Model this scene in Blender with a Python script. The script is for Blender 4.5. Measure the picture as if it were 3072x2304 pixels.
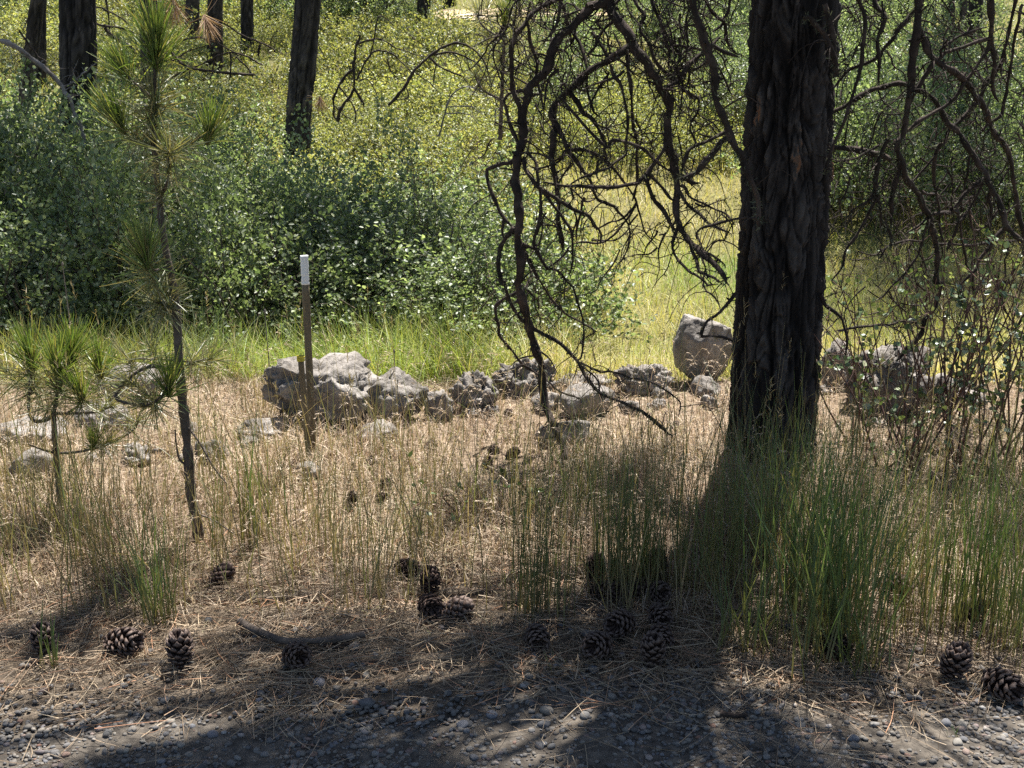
import bpy, bmesh, math, random
import numpy as np
from mathutils import Vector, Matrix, noise as mnoise
R = math.radians
random.seed(7); rng = np.random.default_rng(7)
scene = bpy.context.scene
for o in list(bpy.data.objects): bpy.data.objects.remove(o)

# ------------------------------------------------------------------ camera, sky, sun, exposure
PITCH = R(16.5); FPX = 3400.0; CAM = np.array([0.0, 0.0, 1.7])
cd = bpy.data.cameras.new('camera'); cam = bpy.data.objects.new('camera', cd); scene.collection.objects.link(cam)
cam.location = CAM; cam.rotation_euler = (R(90) - PITCH, 0, 0)
cd.sensor_width = 36.0; cd.lens = FPX / 3072 * 36.0; cd.clip_start = 0.05; cd.clip_end = 600
scene.camera = cam
SUN_EL, SUN_AZ = R(66), R(20)          # high, behind the scene and a little to the right
SUN = np.array([math.sin(SUN_AZ) * math.cos(SUN_EL), math.cos(SUN_AZ) * math.cos(SUN_EL), math.sin(SUN_EL)])
w = bpy.data.worlds.new('World'); scene.world = w; w.use_nodes = True
nt = w.node_tree; nt.nodes.clear()
sky = nt.nodes.new('ShaderNodeTexSky'); sky.sky_type = 'NISHITA'; sky.sun_disc = False
sky.sun_elevation = SUN_EL; sky.sun_rotation = SUN_AZ; sky.altitude = 600; sky.air_density = 1.0; sky.dust_density = 1.5
bg = nt.nodes.new('ShaderNodeBackground'); bg.inputs['Strength'].default_value = 0.06
wo = nt.nodes.new('ShaderNodeOutputWorld')
nt.links.new(sky.outputs[0], bg.inputs[0]); nt.links.new(bg.outputs[0], wo.inputs[0])
sl = bpy.data.lights.new('sun', 'SUN'); sl.energy = 5.0; sl.angle = R(0.53); sl.color = (1.0, 0.97, 0.92)
so = bpy.data.objects.new('sun', sl); scene.collection.objects.link(so)
so.rotation_euler = Vector(-SUN).to_track_quat('-Z', 'Y').to_euler(); so.location = (3, 10, 20)
vs = scene.view_settings; vs.view_transform = 'Standard'; vs.look = 'None'; vs.gamma = 1.0; vs.use_curve_mapping = False
vs.exposure = 1.72
scene.cycles.max_bounces = 4; scene.cycles.diffuse_bounces = 3; scene.cycles.transmission_bounces = 3; scene.cycles.glossy_bounces = 2; scene.cycles.caustics_reflective = False; scene.cycles.caustics_refractive = False
scene.cycles.transparent_max_bounces = 4; scene.cycles.sample_clamp_indirect = 6
scene.cycles.use_denoising = False

# ------------------------------------------------------------------ pixel <-> place helpers (pixels of the 3072 x 2304 photograph)
SP, CP = math.sin(PITCH), math.cos(PITCH)
def ray(u, v):
    a = (u - 1536) / FPX; b = -(v - 1152) / FPX
    return np.array([a, b * SP + CP, b * CP - SP])
def px(u, v, Y):
    d = ray(u, v); return CAM + d * (Y / d[1])
def ppm(u, v, Y): return FPX / (Y / ray(u, v)[1])
def smooth(a, b, x):
    t = np.clip((x - a) / (b - a), 0, 1); return t * t * (3 - 2 * t)
def wob(x, y, s, k=0.0):
    return (np.sin(x * s * 1.3 + 1.7 + k) * np.cos(y * s * 1.1 + .3 + k) + .5 * np.sin(x * s * 2.7 + y * s * 2.1 + 2 + k) + .3 * np.cos(x * s * 4.9 - y * s * 5.3 + k)) / 1.8
def gz(x, y):
    x = np.asarray(x, float); y = np.asarray(y, float)
    z = 0.02 * wob(x, y, 1.6) * smooth(2.4, 4.0, y) + 0.06 * smooth(3.2, 4.6, y)
    z = z - 0.24 * smooth(5.4, 6.8, y) + 0.12 * smooth(7.0, 9.0, y)
    s = np.maximum(y - 8.6, 0); z = z + 0.125 * s * smooth(8.6, 11.5, y) - 0.0009 * np.maximum(y - 40, 0) ** 2 * .6
    z = z + 0.10 * wob(x, y, .45, 2) * smooth(7, 14, y) + 0.012 * wob(x, y, 5.2) * smooth(3.4, 4.4, y)
    return z
def gp(u, v):
    d = ray(u, v); Y = np.linspace(1.2, 70, 6000); P = CAM[None] + d[None] * (Y / d[1])[:, None]
    k = np.argmax(P[:, 2] < gz(P[:, 0], P[:, 1])); return P[k] if P[k, 2] < gz(P[k, 0], P[k, 1]) else P[-1]

def uof(x, y): return 1536 + x / y * FPX * .98      # which photo column a place lies in

# ------------------------------------------------------------------ mesh helpers
COL = scene.collection
def mesh(name, V, quads=None, tris=None, smooth_=True, mats=(), attrs=None):
    V = np.ascontiguousarray(V, dtype=np.float32).reshape(-1, 3); me = bpy.data.meshes.new(name)
    L, S = [], []
    n = 0
    if quads is not None and len(quads):
        q = np.asarray(quads, np.int32).reshape(-1, 4); L.append(q.ravel()); S.append(np.arange(len(q)) * 4); n += len(q) * 4
    if tris is not None and len(tris):
        t = np.asarray(tris, np.int32).reshape(-1, 3); L.append(t.ravel()); S.append(n + np.arange(len(t)) * 3)
    L = np.concatenate(L).astype(np.int32); S = np.concatenate(S).astype(np.int32)
    me.vertices.add(len(V)); me.vertices.foreach_set('co', V.ravel())
    me.loops.add(len(L)); me.loops.foreach_set('vertex_index', L)
    me.polygons.add(len(S)); me.polygons.foreach_set('loop_start', S)
    me.update(calc_edges=True)
    if smooth_: me.polygons.foreach_set('use_smooth', np.ones(len(S), bool))
    for k, a in (attrs or {}).items():
        at = me.attributes.new(k, 'FLOAT', 'POINT'); at.data.foreach_set('value', np.ascontiguousarray(a, np.float32).ravel())
    for m in mats: me.materials.append(m)
    me.validate(); return me
def link(name, me, parent=None, loc=(0, 0, 0), label=None, cat=None, group=None, kind=None):
    o = bpy.data.objects.new(name, me); COL.objects.link(o); o.location = [float(c) for c in loc]
    if parent is not None: o.parent = parent
    return tag(o, label, cat, group, kind)
def tag(o, label=None, cat=None, group=None, kind=None):
    if label: o['label'] = label
    if cat: o['category'] = cat
    if group: o['group'] = group
    if kind: o['kind'] = kind
    return o
class MB:
    """collects pieces into one mesh"""
    def __init__(s): s.V, s.Q, s.T, s.A, s.n = [], [], [], {}, 0
    def add(s, V, Q=None, T=None, **attrs):
        V = np.asarray(V, float).reshape(-1, 3); s.V.append(V)
        if Q is not None and len(Q): s.Q.append(np.asarray(Q).reshape(-1, 4) + s.n)
        if T is not None and len(T): s.T.append(np.asarray(T).reshape(-1, 3) + s.n)
        for k, a in attrs.items(): s.A.setdefault(k, []).append(np.broadcast_to(np.asarray(a, float).ravel(), (len(V),)) if np.size(a) == 1 else np.asarray(a, float).ravel())
        s.n += len(V); return s
    def mesh(s, name, mats, smooth_=True):
        return mesh(name, np.concatenate(s.V), np.concatenate(s.Q) if s.Q else None, np.concatenate(s.T) if s.T else None, smooth_, mats,
                    {k: np.concatenate(a) for k, a in s.A.items()})
def unit(v):
    v = np.asarray(v, float); return v / np.maximum(np.linalg.norm(v, axis=-1, keepdims=True), 1e-9)
def catmull(P, n):
    P = np.asarray(P, float); P = np.vstack([2 * P[0] - P[1], P, 2 * P[-1] - P[-2]]); out = []
    m = len(P) - 3; T = np.linspace(0, m, n); k = np.minimum(T.astype(int), m - 1); t = (T - k)[:, None]
    a, b, c, d = P[k], P[k + 1], P[k + 2], P[k + 3]
    return .5 * (2 * b + (c - a) * t + (2 * a - 5 * b + 4 * c - d) * t ** 2 + (3 * b - a - 3 * c + d) * t ** 3)
def tube(P, r, sides=6, bump=0.0, seed=0):
    """tube along path P with radii r; returns V, Q"""
    P = np.asarray(P, float); n = len(P); r = np.broadcast_to(np.asarray(r, float), (n,))
    T = unit(np.gradient(P, axis=0)); ref = np.array([0.31, 0.87, 0.38]); N = np.zeros_like(P)
    v = unit(np.cross(T[0], ref if abs(T[0] @ ref) < .95 else np.array([1., 0, 0])))
    for i in range(n):
        v = unit(v - T[i] * (v @ T[i])); N[i] = v
    B = np.cross(T, N); a = np.linspace(0, 2 * np.pi, sides, endpoint=False)
    rr = r[:, None] * np.ones(sides)
    if bump:
        g = np.random.default_rng(seed); rr = rr * (1 + bump * g.normal(size=rr.shape))
    V = P[:, None] + rr[..., None] * (np.cos(a)[None, :, None] * N[:, None] + np.sin(a)[None, :, None] * B[:, None])
    i = np.arange(n - 1)[:, None] * sides; j = np.arange(sides)[None]; j2 = (j + 1) % sides
    Q = np.stack([i + j, i + j2, i + sides + j2, i + sides + j], -1).reshape(-1, 4)
    return V.reshape(-1, 3), Q
def ribbons(P, D, length, width, bend, segs=2, side=None, taper=.25, g=rng):
    """thin flat ribbons: start P, direction D, bend = displacement of the tip (N,3); returns V, Q, t"""
    N = len(P); D = unit(D); length = np.broadcast_to(length, (N,)); width = np.broadcast_to(width, (N,))
    if side is None:
        side = unit(np.cross(D, unit(g.normal(size=(N, 3)))))
    t = np.linspace(0, 1, segs + 1)
    C = P[:, None] + D[:, None] * (length[:, None] * t)[..., None] + bend[:, None] * (t ** 2)[None, :, None]
    wd = width[:, None] * (1 - (1 - taper) * t[None] ** 1.5) * .5
    V = np.stack([C - side[:, None] * wd[..., None], C + side[:, None] * wd[..., None]], 2)      # N, segs+1, 2, 3
    b = np.arange(N)[:, None] * (segs + 1) * 2; s_ = np.arange(segs)[None] * 2
    Q = np.stack([b + s_, b + s_ + 1, b + s_ + 3, b + s_ + 2], -1).reshape(-1, 4)
    tt = np.broadcast_to(t[None, :, None], (N, segs + 1, 2))
    return V.reshape(-1, 3), Q, tt.ravel()
def blades(P, h, wd, lean, curl, segs=3, g=rng, flat=0.0):
    N = len(P); a = g.uniform(0, 2 * np.pi, N); H = np.stack([np.cos(a), np.sin(a), np.zeros(N)], 1)
    D = np.stack([H[:, 0] * lean, H[:, 1] * lean, np.ones(N)], 1)
    bend = H * (curl * h)[:, None]; bend[:, 2] = -h * curl * .55
    sd = unit(np.cross(D, H + 1e-4)); ang = g.uniform(-.9, .9, N)[:, None]
    sd = unit(sd * np.cos(ang) + H * np.sin(ang))
    return ribbons(P, D, h, wd, bend, segs, sd, .12, g)
def leaves(P, D, Nn, L, Wd, fold=.25):
    """oval folded leaves: base P, along D, normal Nn; 6 verts, 2 quads"""
    D = unit(D); S = unit(np.cross(D, Nn)); Nn = np.cross(S, D); L = np.broadcast_to(L, (len(P),))[:, None]; Wd = np.broadcast_to(Wd, (len(P),))[:, None]
    up = Nn * Wd * fold
    V = np.stack([P, P + D * L * .3 + S * Wd * .46 + up, P + D * L * .72 + S * Wd * .42 + up, P + D * L,
                  P + D * L * .72 - S * Wd * .42 + up, P + D * L * .3 - S * Wd * .46 + up], 1)
    b = np.arange(len(P))[:, None] * 6
    Q = np.concatenate([b + np.array([[0, 1, 2, 3]]), b + np.array([[0, 3, 4, 5]])])
    return V.reshape(-1, 3), Q

# ------------------------------------------------------------------ materials
def newmat(name):
    m = bpy.data.materials.new(name); m.use_nodes = True; n = m.node_tree.nodes; n.clear(); return m, n, m.node_tree.links
def ramp(n, stops):
    r = n.new('ShaderNodeValToRGB'); e = r.color_ramp.elements
    e[0].position, e[0].color = stops[0][0], (*stops[0][1], 1); e[1].position, e[1].color = stops[-1][0], (*stops[-1][1], 1)
    for p, c in stops[1:-1]:
        x = e.new(p); x.color = (*c, 1)
    return r
def noise_tex(n, l, scale, detail=6, rough=.6, vec=None, coord='Object', stretch=None):
    if vec is None:
        tc = n.new('ShaderNodeTexCoord'); vec = tc.outputs[coord]
    if stretch:
        mp = n.new('ShaderNodeMapping'); mp.inputs['Scale'].default_value = stretch; l.new(vec, mp.inputs['Vector']); vec = mp.outputs[0]
    t = n.new('ShaderNodeTexNoise'); t.inputs['Scale'].default_value = scale; t.inputs['Detail'].default_value = detail; t.inputs['Roughness'].default_value = rough
    l.new(vec, t.inputs['Vector']); return t
def mulv(n, l, col, fac_socket, lo, hi):
    mr = n.new('ShaderNodeMapRange'); mr.inputs['To Min'].default_value = lo; mr.inputs['To Max'].default_value = hi; l.new(fac_socket, mr.inputs['Value'])
    h = n.new('ShaderNodeHueSaturation'); l.new(col, h.inputs['Color']); l.new(mr.outputs[0], h.inputs['Value']); return h.outputs[0]
def m_solid(name, stops, scale=8, rough=.9, bump=.3, bscale=40, stretch=None, spec=.2, island=False, objrand=None, attr=None, dist=.01, detail=6):
    m, n, l = newmat(name); t = noise_tex(n, l, scale, detail, stretch=stretch); r = ramp(n, stops); src = t.outputs[0]
    if island:
        g = n.new('ShaderNodeNewGeometry'); src = g.outputs['Random Per Island']
    if attr:
        at = n.new('ShaderNodeAttribute'); at.attribute_name = attr; ad = n.new('ShaderNodeMath'); ad.operation = 'MULTIPLY_ADD'
        ad.inputs[1].default_value = .35; l.new(t.outputs[0], ad.inputs[0]); l.new(at.outputs['Fac'], ad.inputs[2])
        sb = n.new('ShaderNodeMath'); sb.operation = 'SUBTRACT'; sb.inputs[1].default_value = .17; l.new(ad.outputs[0], sb.inputs[0]); src = sb.outputs[0]
    if objrand:
        oi = n.new('ShaderNodeObjectInfo'); src = oi.outputs['Random']
    l.new(src, r.inputs[0]); col = r.outputs[0]
    if island or objrand: col = mulv(n, l, col, t.outputs[0], .65, 1.3)
    p = n.new('ShaderNodeBsdfPrincipled'); l.new(col, p.inputs['Base Color']); p.inputs['Roughness'].default_value = rough; p.inputs['Specular IOR Level'].default_value = spec
    if bump:
        t2 = noise_tex(n, l, bscale, 8, .65, stretch=stretch); b = n.new('ShaderNodeBump'); b.inputs['Strength'].default_value = bump; b.inputs['Distance'].default_value = dist
        l.new(t2.outputs[0], b.inputs['Height']); l.new(b.outputs[0], p.inputs['Normal'])
    o = n.new('ShaderNodeOutputMaterial'); l.new(p.outputs[0], o.inputs[0]); return m
def m_leaf(name, stops, trans=.35, rough=.5, spec=.35, attr=None, vary=.3, obj=.25, tcol=(1.25, 1.15, .55)):
    """thin leaf or blade: reflecting + translucent; colour by leaf, or by attribute along the blade"""
    m, n, l = newmat(name); g = n.new('ShaderNodeNewGeometry'); r = ramp(n, stops)
    if attr:
        at = n.new('ShaderNodeAttribute'); at.attribute_name = attr; l.new(at.outputs['Fac'], r.inputs[0])
    else: l.new(g.outputs['Random Per Island'], r.inputs[0])
    w1 = n.new('ShaderNodeTexWhiteNoise'); w1.noise_dimensions = '1D'; l.new(g.outputs['Random Per Island'], w1.inputs['W'])
    col = mulv(n, l, r.outputs[0], w1.outputs['Value'], 1 - vary, 1 + vary)
    if obj:
        oi = n.new('ShaderNodeObjectInfo'); col = mulv(n, l, col, oi.outputs['Random'], 1 - obj, 1 + obj)
    p = n.new('ShaderNodeBsdfPrincipled'); l.new(col, p.inputs['Base Color']); p.inputs['Roughness'].default_value = rough; p.inputs['Specular IOR Level'].default_value = spec
    t = n.new('ShaderNodeBsdfTranslucent'); tm = n.new('ShaderNodeMix'); tm.data_type = 'RGBA'; tm.blend_type = 'MULTIPLY'; tm.inputs[0].default_value = 1
    l.new(col, tm.inputs[6]); tm.inputs[7].default_value = (*tcol, 1); l.new(tm.outputs[2], t.inputs['Color'])
    x = n.new('ShaderNodeMixShader'); x.inputs[0].default_value = trans; l.new(p.outputs[0], x.inputs[1]); l.new(t.outputs[0], x.inputs[2])
    o = n.new('ShaderNodeOutputMaterial'); l.new(x.outputs[0], o.inputs[0]); return m

M = {}
M['bark'] = m_solid('bark', [(0.0, (.006, .005, .0045)), (.3, (.02, .0165, .015)), (.55, (.047, .040, .036)), (.72, (.075, .066, .060)), (.86, (.10, .073, .055)), (1, (.17, .08, .042))], 9, .95, .7, 60, (1, 1, .35), attr='plate', dist=.008)
M['bark_bg'] = m_solid('bark_background', [(0.0, (.008, .007, .006)), (.4, (.03, .025, .022)), (.75, (.08, .068, .06)), (1, (.11, .085, .065))], 7, .95, .6, 40, (1, 1, .3), attr='plate')
M['deadwood'] = m_solid('dead_branch_wood', [(0.25, (.012, .010, .009)), (.5, (.035, .026, .021)), (.66, (.075, .055, .045)), (.85, (.14, .115, .10))], 14, .95, .8, 90, dist=.006)
M['greywood'] = m_solid('weathered_wood', [(0.25, (.06, .05, .042)), (.5, (.16, .14, .12)), (.8, (.34, .31, .28))], 12, .9, .6, 70)
M['lichen'] = m_leaf('branch_lichen', [(0, (.03, .032, .02)), (.5, (.07, .075, .05)), (1, (.16, .17, .11))], .15, .9, .05, tcol=(1, 1, .8))
M['stem'] = m_solid('sapling_bark', [(0.3, (.05, .04, .033)), (.6, (.12, .095, .075)), (.9, (.2, .165, .13))], 20, .9, .5, 80)
M['shoot'] = m_solid('young_shoot', [(0.3, (.22, .12, .04)), (.7, (.38, .22, .09))], 30, .8, .3, 90)
M['needle'] = m_leaf('pine_needle', [(0, (.075, .125, .03)), (.5, (.12, .175, .045)), (.85, (.19, .22, .07)), (1, (.28, .24, .10))], .3, .42, .45, vary=.25, obj=.1, tcol=(1.3, 1.25, .5))
M['needle_old'] = m_leaf('pine_needle_older', [(0, (.09, .115, .045)), (.5, (.15, .16, .075)), (1, (.27, .235, .13))], .3, .42, .45, vary=.25, obj=.1)
M['needle_canopy'] = m_leaf('canopy_needle', [(0, (.03, .05, .015)), (1, (.07, .09, .03))], .15, .5, .3)
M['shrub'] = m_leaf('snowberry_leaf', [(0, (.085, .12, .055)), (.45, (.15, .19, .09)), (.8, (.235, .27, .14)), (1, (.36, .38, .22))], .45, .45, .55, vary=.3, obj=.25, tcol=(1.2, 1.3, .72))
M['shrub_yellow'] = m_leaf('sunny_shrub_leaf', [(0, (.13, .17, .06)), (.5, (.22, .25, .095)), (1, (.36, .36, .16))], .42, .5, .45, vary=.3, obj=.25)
M['round_leaf'] = m_leaf('round_leaf', [(0, (.05, .09, .03)), (.5, (.12, .17, .07)), (.8, (.2, .25, .12)), (1, (.34, .36, .24))], .25, .35, .6, vary=.3)
M['twig'] = m_solid('shrub_twig', [(0.3, (.05, .04, .03)), (.6, (.13, .10, .075)), (.9, (.22, .18, .14))], 20, .9, 0)
M['red_twig'] = m_solid('red_brown_twig', [(0.3, (.06, .035, .028)), (.6, (.14, .08, .06)), (.9, (.22, .15, .12))], 20, .85, 0)
M['straw'] = m_leaf('dry_grass_blade', [(0, (.20, .14, .095)), (.35, (.40, .305, .215)), (.75, (.57, .465, .35)), (1, (.30, .29, .13))], .3, .6, .25, attr='k', vary=.25, obj=0, tcol=(1.1, 1.0, .8))
M['tall'] = m_leaf('tall_grass_blade', [(0, (.30, .22, .13)), (.25, (.20, .165, .085)), (.55, (.13, .14, .055)), (1, (.085, .14, .05))], .3, .5, .35, attr='k', vary=.25, obj=.1, tcol=(1.15, 1.15, .6))
M['meadow'] = m_leaf('meadow_grass_blade', [(0, (.48, .39, .22)), (.3, (.42, .38, .14)), (.6, (.29, .33, .08)), (1, (.17, .26, .06))], .38, .5, .3, attr='k', vary=.25, obj=0, tcol=(1.15, 1.15, .5))
M['litter'] = m_leaf('needle_litter', [(0, (.16, .11, .07)), (.4, (.27, .20, .13)), (.75, (.38, .30, .20)), (1, (.30, .14, .07))], .1, .6, .3, vary=.35, obj=0, tcol=(1, .9, .7))
M['rock'] = None
M['cone'] = m_solid('pine_cone_scale', [(0.25, (.022, .014, .011)), (.5, (.06, .037, .028)), (.75, (.11, .07, .052))], 60, .75, .5, 200, spec=.3, dist=.002)
M['cone_tip'] = m_solid('pine_cone_scale_tip', [(0.25, (.06, .04, .032)), (.6, (.14, .10, .08)), (.9, (.24, .17, .13))], 60, .7, .4, 200, spec=.3, dist=.002)
M['stake'] = m_solid('stake_wood', [(0.25, (.09, .07, .045)), (.55, (.17, .135, .085)), (.85, (.27, .225, .15))], 10, .85, .5, 30, (6, 6, .5), dist=.003)
M['white'] = m_solid('white_paint', [(0.3, (.45, .43, .40)), (.42, (.74, .73, .70)), (.8, (.84, .83, .80))], 9, .7, .4, 30, (6, 6, .6), dist=.002)
M['yellow'] = m_solid('yellow_paint', [(0.3, (.50, .40, .05)), (.7, (.80, .66, .10))], 60, .7, .4, 90)
M['pebble'] = m_solid('pebble_stone', [(0, (.07, .068, .066)), (.2, (.13, .125, .12)), (.4, (.19, .17, .145)), (.6, (.10, .10, .105)), (.75, (.22, .20, .17)), (.88, (.15, .15, .16)), (.95, (.18, .11, .08)), (1, (.30, .285, .265))], 30, .9, .5, 120, objrand=True, dist=.003)
M['gravel'] = m_solid('gravel_stone', [(0, (.06, .056, .052)), (.2, (.115, .105, .095)), (.4, (.17, .15, .125)), (.6, (.085, .083, .085)), (.8, (.20, .18, .15)), (.93, (.13, .13, .135)), (.96, (.18, .10, .07)), (1, (.27, .255, .235))], 30, .9, .5, 150, island=True, dist=.003)
def rock_mat():
    m, n, l = newmat('basalt_rock'); tc = n.new('ShaderNodeTexCoord'); gm = n.new('ShaderNodeNewGeometry')
    t = noise_tex(n, l, 4.5, 10, .68); r = ramp(n, [(.28, (.075, .064, .055)), (.42, (.16, .143, .125)), (.56, (.27, .245, .22)), (.78, (.40, .37, .34))]); l.new(t.outputs[0], r.inputs[0])
    vo = n.new('ShaderNodeTexVoronoi'); vo.inputs['Scale'].default_value = 34; l.new(tc.outputs['Object'], vo.inputs['Vector'])
    pr = ramp(n, [(.0, (.35, .33, .3)), (.22, (1, 1, 1))]); l.new(vo.outputs['Distance'], pr.inputs[0])
    t3 = noise_tex(n, l, 55, 6, .7); pr2 = ramp(n, [(.36, (.35, .33, .31)), (.5, (1, 1, 1))]); l.new(t3.outputs[0], pr2.inputs[0])
    x = n.new('ShaderNodeMix'); x.data_type = 'RGBA'; x.blend_type = 'MULTIPLY'; x.inputs[0].default_value = .35; l.new(r.outputs[0], x.inputs[6]); l.new(pr.outputs[0], x.inputs[7])
    x2 = n.new('ShaderNodeMix'); x2.data_type = 'RGBA'; x2.blend_type = 'MULTIPLY'; x2.inputs[0].default_value = .6; l.new(x.outputs[2], x2.inputs[6]); l.new(pr2.outputs[0], x2.inputs[7])
    oi = n.new('ShaderNodeObjectInfo'); c = mulv(n, l, x2.outputs[2], oi.outputs['Random'], .85, 1.15)
    p = n.new('ShaderNodeBsdfPrincipled'); l.new(c, p.inputs['Base Color']); p.inputs['Roughness'].default_value = .95; p.inputs['Specular IOR Level'].default_value = .15
    ad = n.new('ShaderNodeMath'); ad.operation = 'MULTIPLY_ADD'; ad.inputs[1].default_value = .5; l.new(vo.outputs['Distance'], ad.inputs[0]); l.new(t3.outputs[0], ad.inputs[2])
    b = n.new('ShaderNodeBump'); b.inputs['Strength'].default_value = .9; b.inputs['Distance'].default_value = .012; l.new(ad.outputs[0], b.inputs['Height']); l.new(b.outputs[0], p.inputs['Normal'])
    o = n.new('ShaderNodeOutputMaterial'); l.new(p.outputs[0], o.inputs[0]); return m
M['rock'] = rock_mat()
def ground_mat():
    m, n, l = newmat('forest_soil'); g = n.new('ShaderNodeNewGeometry'); s = n.new('ShaderNodeSeparateXYZ'); l.new(g.outputs['Position'], s.inputs[0])
    t = noise_tex(n, l, 1.3, 6, .6, vec=g.outputs['Position']); t2 = noise_tex(n, l, 38, 8, .7, vec=g.outputs['Position'])
    def mask(a, b, wobble):
        ad = n.new('ShaderNodeMath'); ad.operation = 'MULTIPLY_ADD'; ad.inputs[1].default_value = wobble; l.new(t.outputs[0], ad.inputs[0]); l.new(s.outputs['Y'], ad.inputs[2])
        mr = n.new('ShaderNodeMapRange'); mr.inputs['From Min'].default_value = a + wobble / 2; mr.inputs['From Max'].default_value = b + wobble / 2; l.new(ad.outputs[0], mr.inputs['Value']); return mr.outputs[0]
    def cr(*st):
        r = ramp(n, st); l.new(t2.outputs[0], r.inputs[0]); return r.outputs[0]
    c1 = cr((.3, (.055, .045, .035)), (.5, (.12, .095, .07)), (.7, (.20, .16, .12)))      # needle duff
    c2 = cr((.3, (.07, .05, .035)), (.5, (.17, .125, .085)), (.7, (.30, .23, .16)))        # straw
    c3 = cr((.3, (.05, .05, .02)), (.5, (.13, .12, .05)), (.7, (.25, .22, .10)))        # meadow soil and thatch
    a = n.new('ShaderNodeMix'); a.data_type = 'RGBA'; l.new(mask(3.35, 3.9, .6), a.inputs[0]); l.new(c1, a.inputs[6]); l.new(c2, a.inputs[7])
    b = n.new('ShaderNodeMix'); b.data_type = 'RGBA'; l.new(mask(5.5, 6.1, .6), b.inputs[0]); l.new(a.outputs[2], b.inputs[6]); l.new(c3, b.inputs[7])
    p = n.new('ShaderNodeBsdfPrincipled'); l.new(b.outputs[2], p.inputs['Base Color']); p.inputs['Roughness'].default_value = 1; p.inputs['Specular IOR Level'].default_value = .1
    bm_ = n.new('ShaderNodeBump'); bm_.inputs['Strength'].default_value = .8; bm_.inputs['Distance'].default_value = .02; l.new(t2.outputs[0], bm_.inputs['Height']); l.new(bm_.outputs[0], p.inputs['Normal'])
    o = n.new('ShaderNodeOutputMaterial'); l.new(p.outputs[0], o.inputs[0]); return m
M['ground'] = ground_mat()
M['road'] = m_solid('gravel_fines', [(.3, (.035, .030, .025)), (.5, (.085, .072, .058)), (.7, (.15, .127, .10))], 26, 1, .8, 70, dist=.01, detail=9)
M['track'] = m_solid('bare_dirt', [(.3, (.30, .22, .14)), (.7, (.46, .36, .25))], 3, 1, .4, 20)

# ------------------------------------------------------------------ the setting: ground, gravel road edge, far dirt track
xs = np.unique(np.concatenate([np.linspace(-90, -8, 40), np.linspace(-8, -3, 40), np.linspace(-3, 3, 150), np.linspace(3, 8, 40), np.linspace(8, 90, 40)]))
ys = np.unique(np.concatenate([np.linspace(-30, 1.5, 20), np.linspace(1.5, 7, 140), np.linspace(7, 16, 80), np.linspace(16, 40, 60), np.linspace(40, 140, 30)]))
def grid(xs, ys, zf):
    X, Y = np.meshgrid(xs, ys); V = np.stack([X, Y, zf(X, Y)], -1).reshape(-1, 3); nx = len(xs)
    i, j = np.meshgrid(np.arange(len(ys) - 1), np.arange(nx - 1), indexing='ij'); b = i * nx + j
    return V, np.stack([b, b + 1, b + nx + 1, b + nx], -1).reshape(-1, 4)
V, Q = grid(xs, ys, lambda X, Y: np.where(Y > 80, np.minimum(gz(X, Y), gz(X, np.full_like(Y, 80.)) + .02 * (Y - 80)), gz(X, Y)))
ground = link('ground', mesh('ground', V, Q, mats=[M['ground']]), kind='structure')
gx = np.linspace(-9, 9, 260)
def road_edge(x): return 2.72 + .10 * np.sin(x * 2.1 + .6) + .06 * np.sin(x * 5.3) + .03 * np.sin(x * 11.7 + 1)
tt = np.concatenate([[0], np.linspace(.55, 1, 40)])
X, T = np.meshgrid(gx, tt); Y = -6 + (road_edge(X) + 6) * T
Z = gz(X, Y) + .004 + .006 * np.abs(wob(X, Y, 9)) * (T < 1) - .006 * (T == 1)
nx = len(gx); i, j = np.meshgrid(np.arange(len(tt) - 1), np.arange(nx - 1), indexing='ij'); b = i * nx + j
road = link('gravel_road', mesh('gravel_road', np.stack([X, Y, Z], -1), np.stack([b, b + 1, b + nx + 1, b + nx], -1), mats=[M['road']]), kind='structure')
def strip(name, cx, cy, hw, hd, mat):
    V, Q = grid(np.linspace(cx - hw, cx + hw, 30), np.linspace(cy - hd, cy + hd, 12), lambda X, Y: gz(X, Y) + .03)
    return link(name, mesh(name, V, Q, mats=[mat]), kind='structure')
strip('dirt_track', .1, 29, 2.5, 1.1, M['track'])

# pebbles: the large ones are pieces of the road, the rest is gravel
def ico(sub):
    bm = bmesh.new(); bmesh.ops.create_icosphere(bm, subdivisions=sub, radius=1); bm.verts.ensure_lookup_table()
    V = np.array([v.co[:] for v in bm.verts]); F = np.array([[v.index for v in f.verts] for f in bm.faces]); bm.free(); return V, F
I1, F1 = ico(1); I2, F2 = ico(2); I3, F3 = ico(3); I4, F4 = ico(4); I5, F5 = ico(5)
pm = []
for k in range(8):
    g = np.random.default_rng(100 + k); V = I2.copy()
    for _ in range(9):
        d = unit(g.normal(size=3)); c = g.uniform(.62, .9); q = V @ d; V = V - np.outer(np.maximum(q - c, 0), d)
    V *= np.array([1, g.uniform(.65, .95), g.uniform(.4, .7)])
    pm.append(mesh('pebble', V, tris=F2, mats=[M['pebble']]))
g = np.random.default_rng(5)
for k in range(300):
    y = 2.2 + 1.1 * g.beta(1.2, 1.8); x = g.uniform(-1, 1) * (.5 * y + .25); s = .010 + .012 * g.beta(1.2, 3.0) if k > 18 else g.uniform(.019, .027)
    o = link('pebble', pm[k % 8], road, (x, y, gz(x, y) + .006 + s * .2)); o.scale = (s,) * 3; o.rotation_euler = (g.uniform(-.3, .3), g.uniform(-.3, .3), g.uniform(0, 6.3))
N = 18000; y = 2.15 + 1.15 * g.beta(1, 1.5, N); x = g.uniform(-1, 1, N) * (.5 * y + .3)
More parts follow.
